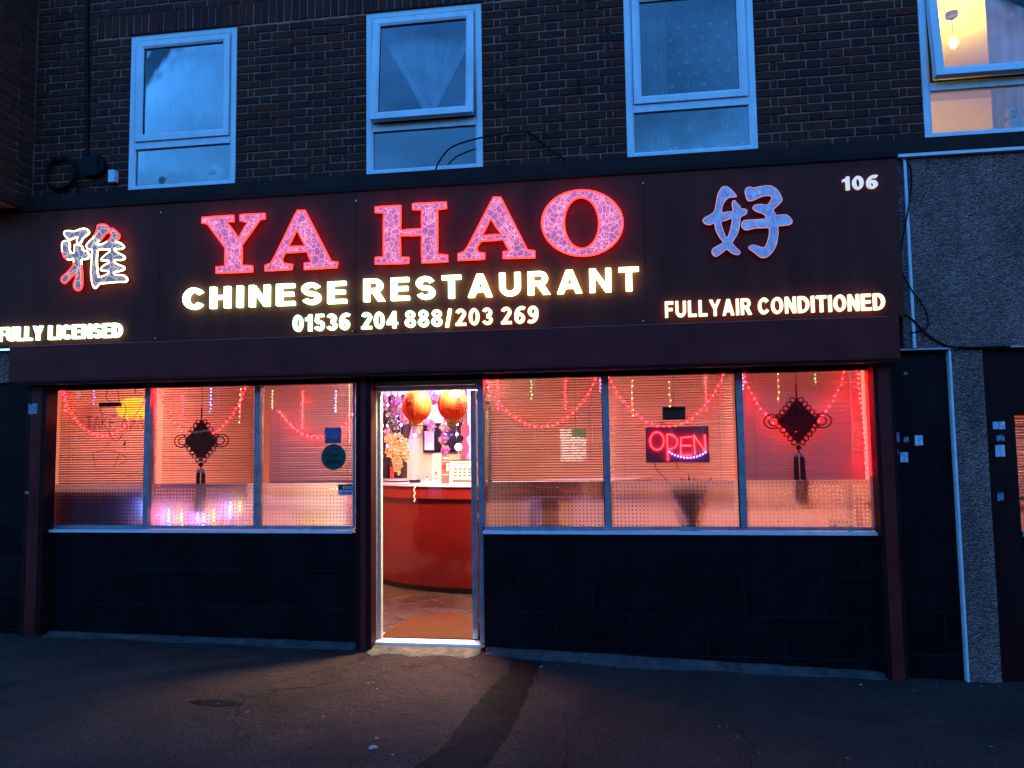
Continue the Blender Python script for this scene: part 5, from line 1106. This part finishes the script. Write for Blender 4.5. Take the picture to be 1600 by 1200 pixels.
obj('cup_outline', cu_, M['tube_glass'], ns); obj('control_box', MB().box(-4.765, -4.56, .11, .15, 2.045, 2.085), M['black'], ns)
cb_ = MB(); 
for P_ in ([(-4.70, .14, 2.20), (-4.715, .14, 2.13), (-4.67, .14, 2.09)], [(-4.76, .14, 2.05), (-4.765, .14, 2.0), (-4.72, .14, 1.97), (-4.60, .14, 1.965)], [(-4.56, .14, 2.08), (-4.52, .14, 2.06), (-4.51, .14, 2.0), (-4.53, .14, 1.95)], [(-4.60, .14, 2.2), (-4.59, .14, 2.15), (-4.58, .14, 2.09)], [(-4.69, .14, 1.84), (-4.63, .14, 1.74), (-4.57, .14, 1.74), (-4.54, .14, 1.80)]): cb_.tube([tuple(v) for v in catmull(P_, 5, False)], .003, 5)
obj('cable', cb_, M['cable'], ns)
# stickers on the glass by the door
st = thing('round_sticker', 'round dark green sticker with black lettering on the glass by the door', 'sticker', (-2.461, .074, 1.44))
obj('disc', MB().prism([(-2.461 + .113 * math.cos(a * .19635), 1.556 + .113 * math.sin(a * .19635)) for a in range(32)], .0735, .0765), M['green_sticker'], st)
letters('Uber', -2.527, -2.405, 1.555, 1.598, .0718, .0015, M['black_print'], st, .03, 'print', True); letters('Eats', -2.527, -2.400, 1.500, 1.543, .0718, .0015, M['black_print'], st, .03, 'print', True); obj('print', MB().box(-2.50, -2.43, .0722, .0732, 1.622, 1.627), M['black_print'], st)
st = thing('square_sticker', 'square blue sticker on the glass above the round one', 'sticker', (-2.468, .075, 1.675)); obj('sheet', MB().box(-2.543, -2.392, .0745, .0768, 1.677, 1.815), M['blue_sticker'], st); obj('print', MB().box(-2.53, -2.405, .0735, .0742, 1.685, 1.72), M['grey_print'], st)
st = thing('order_card', 'small maroon and white card lettered FOOD ORDER by the door jamb', 'card', (-2.345, .075, 1.22)); obj('heading', MB().box(-2.418, -2.279, .0735, .0766, 1.265, 1.316), M['maroon_card'], st); obj('strip', MB().box(-2.418, -2.279, .0735, .0766, 1.222, 1.264), M['pale_card'], st)
letters('FOOD', -2.375, -2.281, 1.276, 1.303, .072, .0012, M['white_print'], st, .03, 'print', True); letters('ORDER', -2.398, -2.290, 1.232, 1.253, .072, .0012, M['grey_print'], st, .03, 'print', True)
# fly-posting scraps on the piers
def scrap(x0, x1, z0, z1, y, label, old=False, split=True):
    t = thing('paper_scrap', label, 'sticker', ((x0 + x1) / 2, y, z0), 'paper scraps stuck on the piers'); k = 3; n_ = 6
    for h in range(2 if split else 1):
        a = x0 + (x1 - x0) * (h * .52 if split else 0); b = x0 + (x1 - x0) * ((.48 + h * .52) if split else 1); top = []; bot = []
        for i in range(n_): u = i / (n_ - 1); top.append((a + (b - a) * u, z1 - random.uniform(0, .006 if not old else .02))); bot.append((a + (b - a) * u, z0 + random.uniform(0, .006 if not old else .02)))
        obj('sheet', MB().prism(bot + top[::-1], y - .003, y), M['paper_old' if old else 'paper'], t)
py = -.0305
scrap(2.128, 2.190, 1.618, 1.705, py - .001, 'worn paper scrap at the top of the cluster on the tiled pier', True); scrap(2.222, 2.258, 1.62, 1.67, py, 'tiny torn scrap beside the worn paper on the tiled pier', True); scrap(2.303, 2.360, 1.595, 1.678, py, 'pale two strip sticker standing alone on the tiled pier'); scrap(2.189, 2.246, 1.467, 1.550, py, 'pale two strip sticker low in the cluster on the tiled pier'); scrap(2.13, 2.172, 1.408, 1.491, py, 'narrow torn pale sticker at the foot of the cluster', True, False); scrap(2.125, 2.180, 1.523, 1.58, py, 'faded brownish paper remnant in the cluster', True)
dy = -.0155
scrap(2.877, 2.963, 1.713, 1.777, dy, 'pale sticker topmost on the dark doorway surround'); scrap(2.897, 2.953, 1.615, 1.674, dy, 'grey faded square on the dark doorway surround', True, False); scrap(2.884, 2.951, 1.503, 1.596, dy, 'tilted pale two strip sticker on the dark doorway surround'); scrap(2.878, 2.922, 1.165, 1.236, dy, 'torn white remnant low on the dark doorway surround', True)
scrap(-5.303, -5.215, 1.975, 2.084, -.1045, 'scuffed pale sticker high on the left shutter rail', True, False); scrap(-5.307, -5.273, 1.25, 1.291, -.1045, 'tiny torn sticker halfway down the left shutter rail', True, False)
scrap(2.248, 2.275, 2.156, 2.164, py, 'two white paint flecks high on the tiled pier', True)
# ================================================================== cables and boxes on the walls
def cable(name, label, pts, r=.006, parent=None, y=None): return tag(obj(name, MB().tube([tuple(v) for v in catmull(pts, 6, False)], r, 6), M['cable'], smooth=True), label, 'cable')
cable('cable', 'black cable looping in front of the tilted window and down the brickwork', [(-1.49, -.02, 4.0), (-1.49, -.05, 4.04), (-1.445, -.07, 4.115), (-1.33, -.08, 4.22), (-1.074, -.06, 4.29), (-.82, -.03, 4.325), (-.66, -.02, 4.312), (-.546, -.02, 4.206), (-.438, -.02, 4.114), (-.315, -.02, 4.017)], .0075)
cable('cable', 'thin black cable dropping from the loop to the ledge', [(-.82, -.02, 4.32), (-.895, -.02, 4.24), (-.907, -.02, 4.15), (-.909, -.03, 4.0)], .005)
cable('cable', 'black cable winding down the white bead of the pebbledash fascia', [(2.31, -.10, 3.86), (2.355, -.09, 3.791), (2.359, -.09, 3.687), (2.325, -.11, 3.484), (2.263, -.09, 3.18), (2.253, -.09, 2.977), (2.302, -.105, 2.823), (2.401, -.09, 2.668), (2.423, -.09, 2.552), (2.392, -.09, 2.493), (2.289, -.105, 2.471)], .0055)
cable('cable', 'thick black cable running from the sign end under the pebbledash fascia', [(2.20, -.14, 2.63), (2.226, -.13, 2.614), (2.303, -.11, 2.571), (2.414, -.09, 2.452), (2.548, -.09, 2.363), (2.70, -.088, 2.345), (3.0, -.088, 2.343)], .0085)
cable('cable', 'straight dark cable running up the brickwork left of the first window', [(-4.86, -.015, 4.36), (-4.87, -.015, 4.9), (-4.895, -.015, 5.6), (-4.91, -.015, 6.3)], .016)
g = MB()
for k in range(3): g.tube([(-5.11 + (.165 - .008 * k) * math.cos(a * .2618), -.02 - .012 * k, 4.245 + (.168 - .01 * k) * math.sin(a * .2618)) for a in range(24)], .010, 6, True)
g.tube([(-4.95, -.03, 4.2), (-4.93, -.03, 4.1), (-4.94, -.03, 4.02)], .008, 6)
tag(obj('cable_coil', g, M['cable'], smooth=True), 'coiled black cable hung on the brickwork at the left end', 'cable')
g = MB(); g.box(-4.87, -4.70, -.06, -.004, 4.20, 4.385); g.prism([(-4.70, 4.22), (-4.66, 4.25), (-4.66, 4.34), (-4.70, 4.38)], -.05, -.004)
jb = thing('junction_box', 'black wall box at the foot of the straight cable', 'box', (-4.78, -.03, 4.2)); obj('case', g, M['black'], jb); obj('cover', MB().box(-4.855, -4.715, -.066, -.0605, 4.215, 4.37), M['black'], jb)
jb = thing('junction_box', 'small white box on the brickwork beside the first window', 'box', (-4.575, -.03, 4.12)); obj('case', MB().box(-4.606, -4.550, -.055, -.004, 4.122, 4.237), M['upvc'], jb); obj('side_plate', MB().box(-4.548, -4.538, -.05, -.004, 4.126, 4.233), M['pale_card'], jb)
dp_ = thing('drainpipe', 'pale blue grey drainpipe at the far left edge of the brickwork', 'pipe', (-5.52, -.58, 4.0)); obj('pipe', MB().tube([(-5.55, -.60, 3.97), (-5.55, -.60, 5.05)], .035, 12), M['lead'], dp_, smooth=True); obj('upper_pipe', MB().tube([(-5.57, -.60, 5.06), (-5.57, -.60, 6.3)], .045, 12), M['pale_card'], dp_, smooth=True); obj('bracket', MB().box(-5.62, -5.48, -.645, -.53, 5.04, 5.075), M['lead'], dp_)
for k, (x, z, a) in enumerate(((-.905, 4.62, .12), (-.235, 4.70, -.05))):
    tag(obj('wall_hook', MB().tube([(x - .006, -.02, z + .06), (x, -.03, z), (x + .01 * (1 if k == 0 else -1), -.02, z - .06)], .012, 6), M['black']), ['short black bracket on the bricks nearer the tilted window', 'short black bracket on the bricks nearer the lace curtained window'][k], 'bracket')
# ================================================================== litter
LT = [(-1.44, -1.89, .032, 'flattened white paper scrap lying on the pavement before the door'), (-1.46, -1.76, .015, 'pale chip of litter just behind the flattened paper'), (-1.83, -.84, .012, None), (-1.80, -.81, .010, None), (-1.73, -.94, .013, None), (-1.91, -1.48, .012, None), (.61, -1.18, .012, None), (.66, -1.17, .010, None), (.70, -1.32, .010, None), (.79, -1.53, .009, None), (1.28, -1.53, .013, None), (2.18, -1.25, .012, None), (-2.69, -1.38, .012, None), (-2.43, -1.48, .012, None), (-1.30, -1.97, .014, None), (-.62, -.28, .02, None), (-.5, -.22, .014, None), (2.62, -.16, .014, None), (2.75, -.15, .012, None), (2.30, -.2, .013, None), (1.75, -.25, .02, None), (2.1, -.32, .012, None), (-4.2, -.5, .012, None), (-3.1, -.35, .01, None)]
for x, y, s, lb in LT:
    s = s if lb else s * .75
    n_ = 7; pts = [(x + s * random.uniform(.7, 1.2) * math.cos(i * .8976), y + s * random.uniform(.6, 1.0) * math.sin(i * .8976)) for i in range(n_)]
    g = MB(); b0 = gz(x, y) + .004; g.v = [(p[0], p[1], b0) for p in pts] + [(x + (p[0] - x) * .8, y + (p[1] - y) * .8, b0 + s * random.uniform(.1, .3)) for p in pts]
    for i in range(n_): g.face((i, (i + 1) % n_, n_ + (i + 1) % n_, n_ + i))
    g.face(range(n_, 2 * n_))
    tag(obj('litter_scrap', g, M['litter']), lb or 'tiny pale fleck of litter on the dark pavement', 'litter', None if lb else 'flecks of litter')
